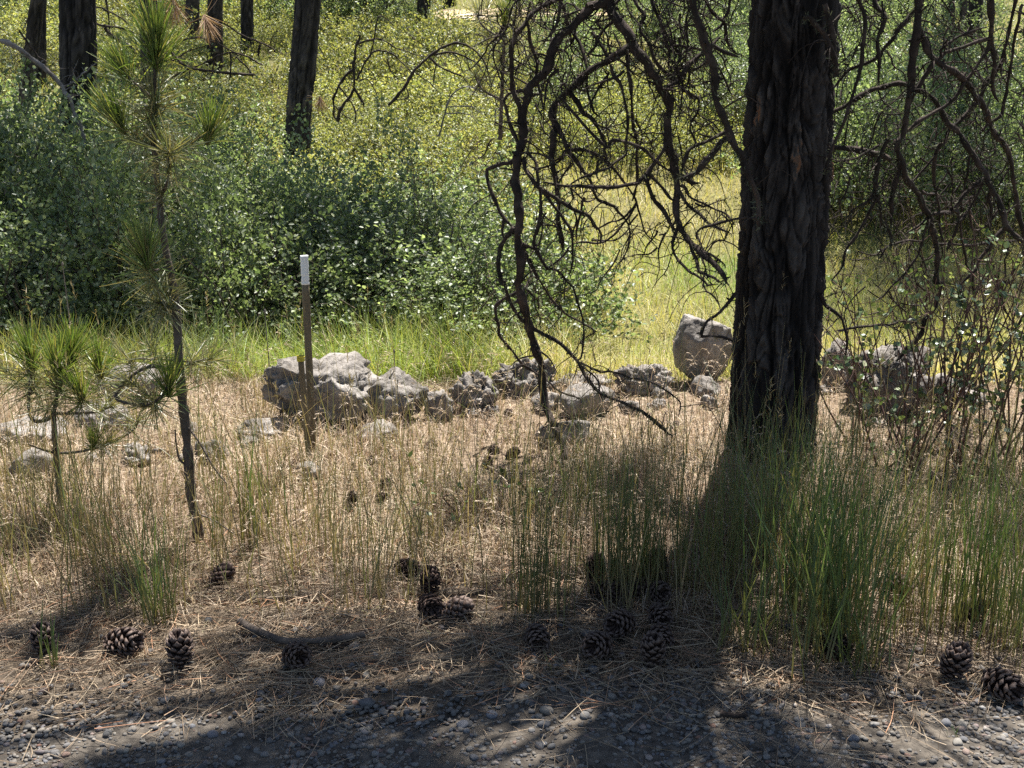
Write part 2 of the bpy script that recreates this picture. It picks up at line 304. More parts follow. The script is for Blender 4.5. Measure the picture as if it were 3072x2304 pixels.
keep = (y < road_edge(x) - .02 + .6 * g.beta(1, 3, N)) & (g.random(N) < .35 + .65 * smooth(-.35, .25, wob(x, y, 5.5, 9))); x, y = x[keep], y[keep]; N = len(x)
s = (.003 + .0125 * g.beta(1.0, 3.0, N)); a = g.uniform(0, 6.28, N)
B = I1[None] * (1 + .22 * g.normal(size=(N, len(I1), 1)) * .85) * np.stack([np.ones(N), g.uniform(.6, 1, N), g.uniform(.4, .75, N)], 1)[:, None]
ca, sa = np.cos(a)[:, None], np.sin(a)[:, None]
B = np.stack([B[..., 0] * ca - B[..., 1] * sa, B[..., 0] * sa + B[..., 1] * ca, B[..., 2]], -1) * s[:, None, None]
B += np.stack([x, y, gz(x, y) + .006 + s * .15], 1)[:, None]
F = (F1[None] + (np.arange(N) * len(I1))[:, None, None]).reshape(-1, 3)
link('gravel', mesh('gravel', B, tris=F, mats=[M['gravel']], smooth_=False), road, kind='stuff')

# ------------------------------------------------------------------ vectorised noises for bark and rock relief
def _h(i, j, k, s):
    n = (i * 374761393 + j * 668265263 + k * 2147483647 + s * 974634777) & 0xFFFFFFFF
    n = ((n ^ (n >> 13)) * 1274126177) & 0xFFFFFFFF; n = ((n ^ (n >> 16)) * 2246822519) & 0xFFFFFFFF
    return ((n ^ (n >> 15)) & 0xFFFFFF) / float(0xFFFFFF)
def vnoise(P, s=0):
    f = np.floor(P).astype(np.int64); t = P - f; t = t * t * (3 - 2 * t); r = 0
    for a in (0, 1):
        for b in (0, 1):
            for c in (0, 1):
                wgt = (t[:, 0] if a else 1 - t[:, 0]) * (t[:, 1] if b else 1 - t[:, 1]) * (t[:, 2] if c else 1 - t[:, 2])
                r = r + wgt * _h(f[:, 0] + a, f[:, 1] + b, f[:, 2] + c, s)
    return r * 2 - 1
def fbm(P, s=0, o=4, lac=2.1, gain=.5):
    r = 0; a = 1
    for i in range(o):
        r = r + a * vnoise(P, s + i); P = P * lac + 3.7; a *= gain
    return r
def cells(P, s=0):
    f = np.floor(P).astype(np.int64); d1 = np.full(len(P), 9.); d2 = np.full(len(P), 9.); idv = np.zeros(len(P))
    for a in (-1, 0, 1):
        for b in (-1, 0, 1):
            for c in (-1, 0, 1):
                i, j, k = f[:, 0] + a, f[:, 1] + b, f[:, 2] + c
                C = np.stack([i + _h(i, j, k, s), j + _h(i, j, k, s + 1), k + _h(i, j, k, s + 2)], 1)
                d = np.linalg.norm(P - C, axis=1); m = d < d1
                d2 = np.where(m, d1, np.minimum(d2, d)); idv = np.where(m, _h(i, j, k, s + 3), idv); d1 = np.where(m, d, d1)
    return d1, d2, idv

# ------------------------------------------------------------------ trees
def trunk_mesh(name, path, rad, zs, nth, seed, relief, mat, psize=11., flare=.35):
    """path: z -> (x, y) centre; bark plates are real relief"""
    th = np.linspace(0, 2 * np.pi, nth, endpoint=False); Zg, Tg = np.meshgrid(zs, th, indexing='ij')
    r = rad(Zg) * (1 + flare * np.exp(-np.maximum(Zg - zs[0], 0) / .22) * (.7 + .3 * np.cos(Tg * 3 + seed)))
    c = np.array([path(z) for z in zs])
    D = np.stack([np.cos(Tg), np.sin(Tg), np.zeros_like(Tg)], -1)
    S = np.stack([D[..., 0] * r, D[..., 1] * r, Zg * .22], -1).reshape(-1, 3) * psize
    S = S + .55 * np.stack([vnoise(S * .9, seed + 5), vnoise(S * .9, seed + 6), vnoise(S * .9, seed + 7)], 1)
    d1, d2, idv = cells(S * np.array([.8, .8, 1.15]), seed); e = np.clip((d2 - d1) / .14, 0, 1); pl = e * e * (3 - 2 * e)
    S2 = S * np.array([.62, .62, .30]); S2 = S2 + .5 * np.stack([vnoise(S2 * 1.7, seed + 31), vnoise(S2 * 1.7, seed + 32), 0 * d1], 1)
    rid = np.abs(vnoise(S2, seed + 20)); rid2 = np.abs(vnoise(S2 * 2.1 + 4, seed + 24)); furrow = np.clip(1 - rid / .20, 0, 1) + .55 * np.clip(1 - rid2 / .16, 0, 1)
    furrow = np.clip(furrow, 0, 1); fine = fbm(S * np.array([2.2, 2.2, 3.2]), seed + 9, 4, gain=.62); step = np.floor(fine * 3 + .5) / 3
    pl = (.62 + .38 * pl) * (1 - .9 * furrow)
    hgt = (pl * (.75 + .2 * idv) + .20 * step + .14 * fine + .05).reshape(r.shape)
    big = fbm(S * .16 + 3, seed + 40, 2)
    r2 = r + relief * (hgt - .5)
    V = np.stack([c[:, None, 0] + D[..., 0] * r2, c[:, None, 1] + D[..., 1] * r2, Zg], -1)
    i = np.arange(len(zs) - 1)[:, None] * nth; j = np.arange(nth)[None]; j2 = (j + 1) % nth
    Q = np.stack([i + j, i + j2, i + nth + j2, i + nth + j], -1).reshape(-1, 4)
    plate = np.clip(pl * (.42 + .18 * idv) + .16 * fine + .22 * np.clip(big, 0, 1) + np.where((idv > .93) & (fine > 0), .32, 0) * pl, 0, 1)
    return mesh(name, V, Q, mats=[mat], attrs={'plate': plate})
def tufts(P, g, n=60, rad=.16, wd=.003, updir=.35):
    """needle tufts for crowns: V, Q"""
    K = len(P); D = unit(g.normal(size=(K, n, 3)) + np.array([0, 0, updir])); L = rad * g.uniform(.7, 1.1, (K, n))
    base = np.repeat(P[:, None], n, 1) + D * .02
    V, Q, t = ribbons(base.reshape(-1, 3), D.reshape(-1, 3), L.ravel(), wd, np.zeros((K * n, 3)), 1, None, .5, g)
    return V, Q
def limb(parent, A, Bp, r, mat, g, name='limb'):
    A, Bp = np.asarray(A), np.asarray(Bp); mid = (A + Bp) / 2 + np.array([0, 0, -.08 * np.linalg.norm(Bp - A)]) + g.normal(size=3) * .05
    P = catmull([A, mid, Bp], 9); V, Q = tube(P, np.linspace(r, r * .3, 9), 6)
    return link(name, mesh(name, V, Q, mats=[mat]), parent)

def shade_spots(targets, g, hr, spread, per):
    """needle clusters whose shadow falls on each target place"""
    out = []
    for (x, y, z) in targets:
        h = g.uniform(*hr); c = np.array([x, y, z]) + SUN * ((h - z) / SUN[2]); out.append((c, c + g.normal(size=(per, 3)) * spread))
    return out

# --- the near ponderosa: bark trunk, shade-giving crown above the frame, dead lower branches
TX, TY = px(2338, 900, 4.5)[0], 4.5
pine = bpy.data.objects.new('pine_tree', None); COL.objects.link(pine)
tag(pine, 'big dark barked pine trunk hung with dead drooping lichen covered branches', 'tree')
zs = np.concatenate([np.linspace(-.1, 2.35, 480), np.linspace(2.4, 10, 40)])
link('trunk', trunk_mesh('trunk', lambda z: (TX + .012 * math.sin(z * 1.7) - .012 * z, TY + .01 * math.sin(z * 2.3)), lambda z: .168 * (1 - .055 * z), zs, 260, 3, .030, M['bark'], 24, .22), pine)
g = np.random.default_rng(11)
HOLES = [gp(u, v)[:2] for u, v in [(420, 1985), (560, 1900), (300, 1965), (850, 1830), (960, 1790), (1600, 1990), (1700, 2065), (1560, 2055), (1880, 2080), (1950, 1850), (2080, 1960), (2840, 1920), (2930, 1890), (2760, 1960), (40, 2100), (90, 2240), (1640, 2240), (1850, 2200), (2950, 2210), (3040, 2260), (1200, 1780), (1350, 1900), (2280, 1760), (700, 1800), (1869, 1885), (1985, 1900), (1800, 1945), (1609, 1930), (2841, 2025), (546, 1990), (2990, 2060), (1280, 1990), (1120, 2120), (760, 2060), (2300, 2080), (2480, 2160), (480, 2180), (2060, 2250), (1380, 2200)]]
HR = [.17, .1, .1, .14, .12, .12, .13, .1, .12, .1, .1, .14, .12, .1, .16, .12, .13, .12, .2, .16, .14, .08, .1, .12, .08, .06, .07, .05, .06, .04, .06, .05, .07, .06, .05, .06, .07, .06, .05]
for _u, _v, _Y in [(468, 120, 3.72), (465, 220, 3.72), (460, 320, 3.72), (350, 350, 3.7), (630, 390, 3.75), (500, 460, 3.55), (440, 770, 3.65), (90, 1060, 4.0), (170, 1090, 3.9), (216, 1050, 4.0), (470, 900, 3.7)]:
    _p = px(_u, _v, _Y); HOLES.append((_p - SUN * (_p[2] / SUN[2]))[:2]); HR.append(.28)
def ground_targets(n, x0, x1, y0, y1):
    return [(x, y, 0.) for x, y in zip(g.uniform(x0, x1, n), g.uniform(y0, y1, n))]
spots = shade_spots(ground_targets(120, -2.4, 2.5, 1.2, 3.2), g, (3.0, 5.0), .2, 15)
spots += shade_spots(ground_targets(14, -2.2, -.3, 2.1, 2.7), g, (3.0, 4.5), .18, 12)
spots += shade_spots(ground_targets(12, -2.4, -.6, 3.1, 3.36), g, (2.8, 3.6), .1, 9)
spots += shade_spots(ground_targets(11, .3, 2.6, 3.2, 4.2), g, (2.9, 4.2), .17, 8)
spots += shade_spots(ground_targets(40, -3, 3, -3.0, 1.2), g, (4, 7.5), .35, 15)
allP = []
for c, P in spots:
    sh = P[:, :2] - SUN[None, :2] * (P[:, 2:3] / SUN[2]); ok = np.ones(len(P), bool)
    for hxy, hr in zip(HOLES, HR): ok &= np.linalg.norm((sh - hxy) * np.array([1, .9]), axis=1) > hr + .09
    ok &= P[:, 2] > 1.7 + .045 * P[:, 1] + .42
    allP.append(P[ok])
    if c[2] > 2.5: limb(pine, (TX, TY, max(2.3, c[2] - .5)), c, .013, M['deadwood'], g)
allP = np.concatenate(allP); V, Q = tufts(allP, g, 62, .15, .0042)
link('crown', mesh('crown', V, Q, mats=[M['needle_canopy']]), pine)

# dead branches, traced as (zoom tile, points, width at start and end in tile pixels, layer)
TILE = {'A': (1420, 0, 3.687), 'B': (1420, 400, 3.687), 'C': (1900, 0, 3.687), 'D': (2472, 0, 3.687), 'E': (2472, 400, 3.687), 'F': (1900, 400, 3.687), 'G': (2472, 800, 3.687), 'H': (1420, 800, 2.765),
        'J': (700, 0, 1.586), 'K': (0, 0, 2.765)}
def tp(t, pts):
    x0, y0, s = TILE[t]; return [(x0 + x / s, y0 + y / s) for x, y in pts]
def seg(*parts):
    out = []
    for t, p in parts: out += tp(t, p)
    return out
BR = [  # path, w0, w1 (tile px at 3.687), layer, lichen
 (seg(('A', [(1480, -260), (1490, 0), (1520, 150), (1700, 400), (1850, 600), (1950, 800), (2050, 950)]), ('C', [(370, 1080), (380, 1300), (390, 1640)]), ('F', [(455, 300), (470, 600), (480, 900), (500, 1010), (600, 1180), (750, 1330), (950, 1530), (1010, 1659)])), 170, 60, 0, 3),
 (seg(('A', [(1560, -200), (1480, 20), (1300, 90), (1050, 340), (900, 530), (800, 760), (650, 980), (580, 1150), (560, 1400), (520, 1600)]), ('B', [(480, 300), (470, 500), (480, 700), (500, 1000), (510, 1300), (510, 1640)]), ('H', [(400, 200), (450, 430), (500, 620), (540, 750), (570, 950), (620, 1180), (690, 1350), (740, 1500), (752, 1640)])), 150, 100, 0, 1),
 (seg(('A', [(960, -60), (900, 20), (740, 110), (600, 230), (470, 370), (420, 520), (425, 750), (440, 1000), (490, 1200), (520, 1400)])), 75, 60, 0, 0),
 (seg(('A', [(590, 240), (640, 420), (670, 640), (700, 830), (760, 1000), (780, 1200)])), 48, 30, 0, 0),
 (seg(('A', [(430, 280), (300, 400), (230, 520), (230, 700), (290, 850), (340, 980)])), 38, 22, 0, 0),
 (seg(('A', [(640, 1000), (490, 1000), (370, 1030), (320, 1130), (350, 1230), (410, 1370), (460, 1500), (510, 1600)])), 40, 60, 0, 0),
 (seg(('A', [(1720, 540), (1600, 600), (1450, 700), (1280, 800), (1170, 900), (1060, 980), (950, 1080), (860, 1220), (900, 1350), (880, 1500)]), ('B', [(870, 0), (880, 200), (880, 350), (890, 500), (910, 700), (940, 900), (970, 1100), (980, 1290)])), 130, 55, 1, 3),
 (seg(('A', [(1060, 980), (1150, 1130), (1200, 1250), (1300, 1330), (1370, 1450)]), ('B', [(1440, 130), (1450, 200), (1500, 320), (1600, 430), (1690, 560), (1760, 680), (1810, 770), (1850, 900), (1900, 1060), (1960, 1160), (2030, 1215)])), 60, 16, 1, 0),
 (seg(('B', [(2150, 20), (2110, 130), (2010, 320), (1900, 470), (1790, 550), (1600, 580), (1400, 580), (1150, 570), (900, 560), (740, 570)])), 85, 28, 0, 1),
 (seg(('B', [(540, 260), (560, 330), (600, 450), (690, 560), (790, 640), (880, 760), (1000, 900), (1060, 1050), (1090, 1200), (1110, 1350), (1090, 1480), (1060, 1570)])), 75, 22, 0, 1),
 (seg(('B', [(720, 580), (860, 680), (960, 750), (1130, 820), (1250, 910), (1330, 1030), (1390, 1110), (1400, 1210)])), 52, 36, 0, 1),
 (seg(('A', [(830, 1250), (950, 1400), (1040, 1600)]), ('B', [(1080, 200), (1160, 330), (1260, 480), (1310, 600), (1380, 710), (1500, 790), (1610, 850), (1680, 950), (1720, 1080), (1710, 1230), (1660, 1360), (1570, 1460)])), 70, 20, 1, 1),
 (seg(('B', [(1800, 760), (1750, 840), (1680, 960), (1600, 1090), (1500, 1180), (1380, 1215), (1230, 1215), (1110, 1230)])), 38, 20, 1, 0),
 (seg(('B', [(1830, 890), (1760, 970), (1720, 1050)])), 25, 20, 1, 0),
 (seg(('B', [(1800, 820), (1650, 940), (1500, 990), (1380, 1060)])), 28, 20, 1, 0),
 (seg(('B', [(480, 300), (400, 310), (280, 330), (180, 390), (170, 500), (200, 640), (260, 780), (320, 920), (440, 1050)])), 55, 45, 0, 0),
 (seg(('B', [(480, 1050), (440, 1080), (380, 1170), (310, 1280), (270, 1420), (280, 1560), (310, 1650)]), ('H', [(230, 120), (290, 230), (380, 410), (440, 480), (600, 560), (740, 640), (850, 760), (900, 830), (960, 950), (1060, 1060), (1200, 1120), (1330, 1180), (1450, 1250), (1560, 1330), (1640, 1390)])), 75, 36, 0, 2),
 (seg(('B', [(320, 940), (320, 1060), (350, 1190)])), 42, 36, 0, 0),
 (seg(('H', [(390, 190), (260, 270), (170, 350), (200, 480), (240, 600), (340, 730), (440, 830), (560, 910), (700, 1020), (830, 1080), (920, 1100)])), 50, 24, 1, 1),
 (seg(('B', [(600, 1400)]), ('H', [(510, 60), (560, 150), (640, 280), (740, 380), (870, 450), (960, 510), (1000, 545), (940, 580), (890, 630)])), 40, 12, 1, 1),
 (seg(('B', [(830, 1480)]), ('H', [(700, 40), (780, 110), (850, 200), (900, 380), (910, 560), (905, 740), (880, 780)])), 35, 22, 0, 1),
 (seg(('H', [(780, 110), (770, 130), (760, 300)])), 24, 16, 0, 1),
 (seg(('H', [(450, 190), (490, 260), (500, 330), (540, 440), (540, 580)])), 26, 14, 0, 0),
 (seg(('H', [(710, 300), (720, 350), (710, 420), (660, 500), (540, 570)])), 20, 12, 1, 0),
 (seg(('H', [(900, 800), (1050, 860), (1200, 880), (1330, 920), (1480, 950), (1600, 1040), (1700, 1110), (1690, 1240)])), 34, 13, 0, 1),
 (seg(('H', [(930, 820), (1010, 930), (1040, 1050), (1060, 1140)])), 34, 12, 0, 0),
 (seg(('H', [(850, 800), (845, 900), (830, 970)])), 16, 10, 0, 0),
 (seg(('H', [(640, 1250), (580, 1350), (550, 1410)])), 16, 9, 0, 0),
 (seg(('H', [(500, 660), (400, 745), (310, 755)])), 13, 8, 0, 0),
 (seg(('C', [(0, -60), (50, 50), (130, 160), (60, 260), (90, 370), (200, 510), (260, 680), (370, 830), (470, 880), (560, 980), (680, 1060), (740, 1150), (700, 1290), (640, 1420), (680, 1560), (690, 1650)])), 60, 22, 1, 1),
 (seg(('C', [(190, -60), (250, 100), (330, 300), (380, 500), (400, 700), (480, 830)])), 50, 36, 1, 1),
 (seg(('C', [(330, 960), (480, 890), (580, 740), (690, 620), (780, 580)])), 80, 60, 0, 2),
 (seg(('C', [(640, -120), (680, 0), (720, 200), (780, 400), (820, 560), (870, 750), (890, 950), (960, 1200), (1020, 1400)]), ('F', [(1110, 120), (1150, 230), (1230, 380), (1320, 540), (1370, 720), (1400, 900), (1410, 1050)])), 135, 75, 4.12, 3),
 (seg(('C', [(800, -60), (830, 0), (920, 150), (990, 250), (1020, 400), (1060, 480), (1130, 580)])), 70, 36, 1, 1),
 (seg(('C', [(1070, -60), (1060, 130), (970, 240)])), 42, 36, 1, 0),
 (seg(('C', [(820, 560), (870, 530), (1000, 420)])), 45, 36, 0, 1),
 (seg(('C', [(1000, 240), (950, 300), (860, 350)])), 48, 30, 1, 0),
 (seg(('C', [(830, 520), (900, 540), (1010, 580), (1140, 625)])), 60, 60, 4.3, 1),
 (seg(('C', [(900, 680), (920, 720), (990, 860), (1040, 980), (1110, 1100)])), 32, 22, 0, 0),
 (seg(('C', [(1040, 1470), (850, 1530), (720, 1580)]), ('F', [(690, 140), (600, 200), (560, 340), (530, 440)])), 65, 42, 0, 2),
 (seg(('F', [(1080, 40), (980, 70), (870, 200), (760, 330), (680, 430), (560, 490), (480, 500)])), 90, 80, 4.18, 3),
 (seg(('F', [(470, 460), (530, 480), (650, 540), (735, 545)])), 60, 62, 0, 1),
 (seg(('F', [(500, 560), (560, 600), (620, 680), (720, 770), (850, 830), (980, 870), (1060, 920), (1140, 1000)])), 45, 18, 0, 0),
 (seg(('F', [(980, 870), (1050, 980), (1080, 1090)])), 22, 14, 0, 0),
 (seg(('F', [(500, 660), (580, 740), (680, 850), (780, 950), (900, 1030), (1060, 1120)])), 70, 34, 0, 2),
 (seg(('F', [(130, 450), (180, 470), (270, 520), (340, 600), (410, 720), (470, 760)])), 45, 36, 0, 1),
 (seg(('F', [(110, 490), (130, 540), (200, 720), (310, 850), (430, 1020), (490, 1060)])), 58, 48, 0, 1),
 (seg(('F', [(480, 1010), (440, 1220), (480, 1370), (560, 1470), (700, 1580), (830, 1659)]), ('H', [(1950, 140), (2035, 155)])), 48, 18, 0, 0),
 (seg(('F', [(1250, 920), (1150, 940), (1000, 970), (870, 1000), (760, 1030), (690, 1100), (670, 1180)])), 42, 30, 4.2, 1),
 (seg(('F', [(710, 1090), (720, 1130), (760, 1250), (810, 1310), (890, 1200), (970, 1160), (1080, 1200), (1170, 1290)])), 28, 18, 0, 0),
 (seg(('F', [(640, 1230), (680, 1280), (820, 1330), (930, 1390), (1030, 1470)])), 44, 34, 0, 1),
 (seg(('F', [(610, 1210), (650, 1330), (700, 1420), (770, 1530), (900, 1590), (960, 1640)])), 48, 28, 0, 2),
 (seg(('F', [(720, 1310), (740, 1340), (790, 1460), (800, 1620)])), 34, 24, 0, 1),
 (seg(('H', [(2170, 220), (2110, 270), (2000, 400), (1930, 480), (1890, 590), (2000, 580), (2100, 600), (2190, 660)])), 52, 30, 4.22, 1),
 (seg(('H', [(1910, 20), (1920, 50), (1940, 170), (2000, 270), (2030, 340)])), 28, 20, 0, 1),
 (seg(('C', [(640, 60), (620, 150), (590, 330), (560, 480), (520, 590), (480, 660)])), 30, 16, 1, 0),
 (seg(('C', [(180, 470), (300, 520), (500, 510), (720, 550), (790, 560)])), 26, 36, 1, 0),
 (seg(('A', [(960, -40), (1000, 100), (1060, 260), (1180, 480), (1240, 700), (1280, 950), (1320, 1200), (1420, 1300)])), 62, 32, 1, 1),
 (seg(('A', [(980, -60), (970, 0), (930, 200), (830, 390), (680, 470)])), 40, 24, 0, 0),
 (seg(('A', [(1300, 360), (1340, 420), (1420, 560), (1480, 650), (1500, 700)])), 75, 60, 1, 2),
 (seg(('A', [(1520, 240), (1480, 300), (1400, 420), (1350, 540), (1240, 640)])), 65, 36, 1, 1),
 (seg(('A', [(1690, 560), (1700, 620), (1730, 850), (1760, 1100), (1780, 1400)]), ('B', [(1785, 0), (1810, 250), (1830, 480), (1800, 640), (1760, 760)])), 62, 34, 1, 0),
 (seg(('A', [(1500, 740), (1550, 830), (1640, 980), (1700, 1200), (1710, 1400)]), ('B', [(1700, 100), (1690, 230), (1600, 310), (1500, 370), (1400, 410), (1270, 460), (1150, 520), (1060, 580), (1100, 650), (1130, 720), (1070, 790)])), 50, 18, 0, 1),
 (seg(('A', [(1490, 780), (1500, 850), (1500, 1150)])), 26, 18, 1, 0),
 (seg(('A', [(1490, 800), (1480, 830), (1380, 980), (1310, 1100), (1300, 1240)])), 40, 26, 1, 0),
 (seg(('A', [(960, 1080), (1010, 1160)]), ('B', [(1440, 130), (1560, 70), (1700, 90), (1850, 160), (1990, 280), (2170, 430)])), 40, 40, 0, 1),
 (seg(('B', [(1040, 170), (1080, 190), (1200, 180), (1320, 220), (1400, 260), (1480, 380), (1510, 550)])), 65, 22, 1, 2),
 (seg(('B', [(1400, 260), (1370, 300), (1370, 450), (1410, 540)])), 32, 18, 1, 0),
 (seg(('B', [(530, 220), (700, 230), (860, 300), (900, 310)])), 42, 32, 0, 1),
 (seg(('B', [(580, 220), (620, 240), (690, 330), (730, 420), (740, 700), (740, 900), (710, 1050), (690, 1200), (740, 1340), (830, 1480), (850, 1520)])), 48, 36, 0, 1),
 (seg(('B', [(540, 1200), (560, 1260), (620, 1400), (680, 1560), (720, 1640)])), 44, 22, 1, 1),
 (seg(('B', [(530, 1230), (680, 1300), (760, 1380)])), 42, 32, 0, 1),
 (seg(('B', [(1030, 160), (1010, 200), (1000, 270), (900, 340), (740, 390), (640, 370), (570, 330)])), 32, 24, 1, 0),
 (seg(('B', [(1090, 320), (1060, 380), (980, 500), (950, 600), (970, 740)])), 30, 18, 1, 0),
 (seg(('B', [(1010, 770), (1060, 800), (1120, 950), (1130, 1060), (1110, 1200)])), 34, 22, 0, 0),
 (seg(('B', [(1210, 720), (1200, 760), (1180, 900), (1150, 1050), (1140, 1200)])), 34, 26, 1, 0),
 (seg(('B', [(740, 840), (820, 940), (930, 1050), (910, 1150), (790, 1290)])), 30, 14, 0, 0),
 (seg(('B', [(800, 880), (780, 940), (720, 1130)])), 26, 22, 0, 0),
 (seg(('B', [(840, 1480), (960, 1390), (1030, 1280), (1100, 1210)])), 30, 22, 0, 0),
 # right of the trunk
 (seg(('D', [(400, -80), (420, 0), (450, 200), (450, 500), (400, 800), (300, 1150), (220, 1400), (110, 1650)]), ('E', [(60, 340), (20, 440)])), 66, 36, 4.3, 1),
 (seg(('D', [(1160, -80), (1100, 0), (1020, 120), (880, 280), (780, 420), (650, 540), (600, 620), (450, 700), (270, 800), (80, 1000)])), 80, 36, 1, 3),
 (seg(('D', [(1050, -60), (1060, 100), (1020, 400), (980, 700), (940, 1000), (890, 1300), (860, 1500)]), ('E', [(800, 150), (860, 350), (950, 530), (1060, 660), (1140, 830), (1200, 960), (1230, 1200), (1260, 1400), (1270, 1640)]), ('G', [(1270, 200), (1230, 400), (1120, 560), (1060, 750), (930, 900), (800, 1030)])), 110, 60, 0, 2),
 (seg(('D', [(1050, 330), (1130, 560), (1250, 680), (1400, 760), (1550, 880), (1650, 1020), (1750, 1180), (1850, 1350), (1950, 1530)]), ('E', [(1960, 60), (2050, 250), (2110, 500), (2150, 800), (2200, 1050), (2230, 1200)])), 105, 55, 0, 1),
 (seg(('D', [(60, 1260), (200, 1170), (380, 1090), (540, 1010), (700, 950), (860, 935), (1020, 990), (1150, 1080), (1280, 1200), (1400, 1370), (1520, 1500)]), ('E', [(1560, 130), (1680, 310), (1770, 470), (1860, 650), (1960, 830), (2000, 1000), (2090, 1130), (2230, 1240)])), 90, 70, 4.5, 2),
 (seg(('D', [(1230, 690), (1190, 740), (1100, 860), (1000, 1000), (920, 1200)])), 62, 48, 0, 1),
 (seg(('D', [(1230, 670), (1350, 580), (1500, 530), (1700, 460), (1880, 420)])), 65, 50, 0, 1),
 (seg(('D', [(1280, 600), (1300, 540), (1450, 430), (1600, 350), (1830, 290)])), 42, 36, 0, 0),
 (seg(('D', [(1820, -60), (1830, 0), (1850, 300), (1880, 600), (1870, 900), (1920, 1120)])), 110, 45, 0, 1),
 (seg(('D', [(1870, 420), (1810, 500), (1750, 600), (1660, 750), (1550, 900), (1450, 1050), (1330, 1170), (1150, 1290), (1000, 1390), (880, 1475)])), 52, 52, 0, 1),
 (seg(('D', [(1870, 830), (1800, 900), (1730, 1050), (1630, 1190), (1500, 1340), (1380, 1450), (1330, 1580)]), ('E', [(1280, 140), (1240, 300), (1240, 620)])), 60, 50, 1, 2),
 (seg(('D', [(2120, -60), (2110, 0), (2050, 350), (1980, 650), (1890, 850)])), 55, 40, 1, 0),
 (seg(('D', [(2230, 60), (2130, 270), (2090, 600), (2060, 900), (1980, 1200), (1830, 1370), (1730, 1500)])), 42, 36, 0, 0),
 (seg(('E', [(20, 130), (120, 140), (300, 150), (450, 190), (640, 250), (760, 320)])), 75, 85, 4.45, 1),
 (seg(('E', [(700, 60), (640, 250), (580, 560), (570, 680), (630, 830), (640, 1000), (720, 1120), (710, 1240)])), 85, 36, 0, 3),
 (seg(('E', [(580, 690), (540, 720), (420, 800), (330, 880), (190, 1090)])), 66, 8, 0, 2),
 (seg(('E', [(580, 700), (560, 760), (470, 950), (360, 1130), (240, 1280), (190, 1480), (90, 1640)])), 45, 26, 0, 0),
 (seg(('E', [(840, 270), (850, 330), (800, 600), (740, 800), (740, 1000)])), 95, 55, 0, 3),
 (seg(('E', [(1240, 230), (1120, 380), (1020, 490), (940, 530)])), 36, 30, 1, 0),
 (seg(('E', [(1090, 640), (1110, 660), (1260, 680), (1290, 850), (1300, 1100), (1330, 1200)])), 38, 30, 0, 0),
 (seg(('E', [(1190, 920), (1050, 1000), (880, 1110)])), 42, 24, 0, 1),
 (seg(('E', [(1170, 930), (1200, 910), (1380, 890), (1450, 830), (1550, 680), (1740, 540), (1800, 500)])), 50, 55, 0, 1),
 (seg(('E', [(1190, 940), (1150, 1000), (1100, 1130), (1050, 1330), (960, 1480), (880, 1580), (790, 1655)]), ('G', [(680, 310), (580, 370)])), 48, 20, 0, 1),
 (seg(('E', [(1770, 540), (1750, 570), (1690, 700), (1610, 830), (1530, 950), (1380, 1020)])), 38, 24, 0, 0),
 (seg(('E', [(1660, 720), (1620, 740), (1610, 950), (1680, 1080), (1800, 1000), (1900, 870), (1950, 830)])), 32, 30, 1, 0),
 (seg(('E', [(1430, 840), (1460, 880), (1450, 1030), (1390, 1200), (1360, 1300)])), 52, 44, 0, 1),
 (seg(('E', [(2040, 1040), (1920, 1130), (1850, 1250), (1750, 1380), (1680, 1500), (1550, 1640)]), ('G', [(1500, 240), (1560, 360)])), 64, 32, 0, 1),
 (seg(('E', [(600, 1370), (680, 1290), (800, 1240), (920, 1190), (1080, 1190)])), 26, 38, 0, 0),
 (seg(('E', [(360, 1290), (500, 1340), (600, 1320), (690, 1270)])), 14, 24, 0, 0),
 (seg(('E', [(1250, 1210), (1500, 1230), (1700, 1240), (1900, 1210), (2120, 1200)])), 34, 38, 1, 1),
 (seg(('E', [(1830, 600), (1840, 720), (1840, 900), (1840, 1200), (1850, 1400)]), ('G', [(1870, 60), (1950, 300), (2040, 520)])), 46, 36, 1, 0),
 (seg(('E', [(1560, 600), (1540, 700), (1530, 1000), (1560, 1300), (1600, 1500)]), ('G', [(1640, 180), (1690, 420), (1730, 640), (1780, 950)])), 38, 30, 1, 0),
 (seg(('E', [(1400, 250), (1410, 350), (1410, 600), (1420, 850)])), 20, 18, 1, 0),
 (seg(('E', [(1630, 180), (1600, 250), (1580, 450), (1560, 640)])), 38, 30, 0, 0),
 (seg(('E', [(2090, 340), (2040, 400), (1960, 520), (1920, 600)])), 34, 26, 1, 0),
 (seg(('E', [(2230, 1300), (2100, 1550), (2000, 1650)]), ('G', [(1950, 300), (1920, 420)])), 34, 26, 1, 0),
 (seg(('G', [(-40, 300), (0, 370), (90, 480), (190, 620), (240, 800), (250, 1000)])), 50, 26, 4.4, 0),
 (seg(('G', [(1130, 610), (1080, 620), (880, 600), (700, 640), (450, 660), (150, 700)])), 36, 26, 0, 1),
 (seg(('G', [(2230, 520), (2120, 680), (2040, 850), (1920, 1040)])), 40, 34, 1, 0),
 (seg(('D', [(560, -60), (570, 60), (650, 160), (640, 330), (600, 470), (600, 700), (590, 950)])), 75, 40, 1, 2),
 (seg(('D', [(0, 60), (60, 250), (110, 500), (150, 800), (120, 860)])), 120, 60, 4.22, 2),
 (seg(('C', [(1890, 190), (1950, 215), (2050, 320), (2150, 450), (2220, 640), (2270, 800)])), 70, 70, 4.2, 2),
]
def bdepth(u, v, layer):
    if layer > 3: return layer
    d = 4.42 + .22 * math.sin(u / 310 + .8) * math.cos(v / 420 + .3) + .10 * math.sin(u / 120 + v / 170)
    if u > 2480: d = 4.55 + .20 * math.sin(u / 260 + v / 330)
    return d + .30 * layer
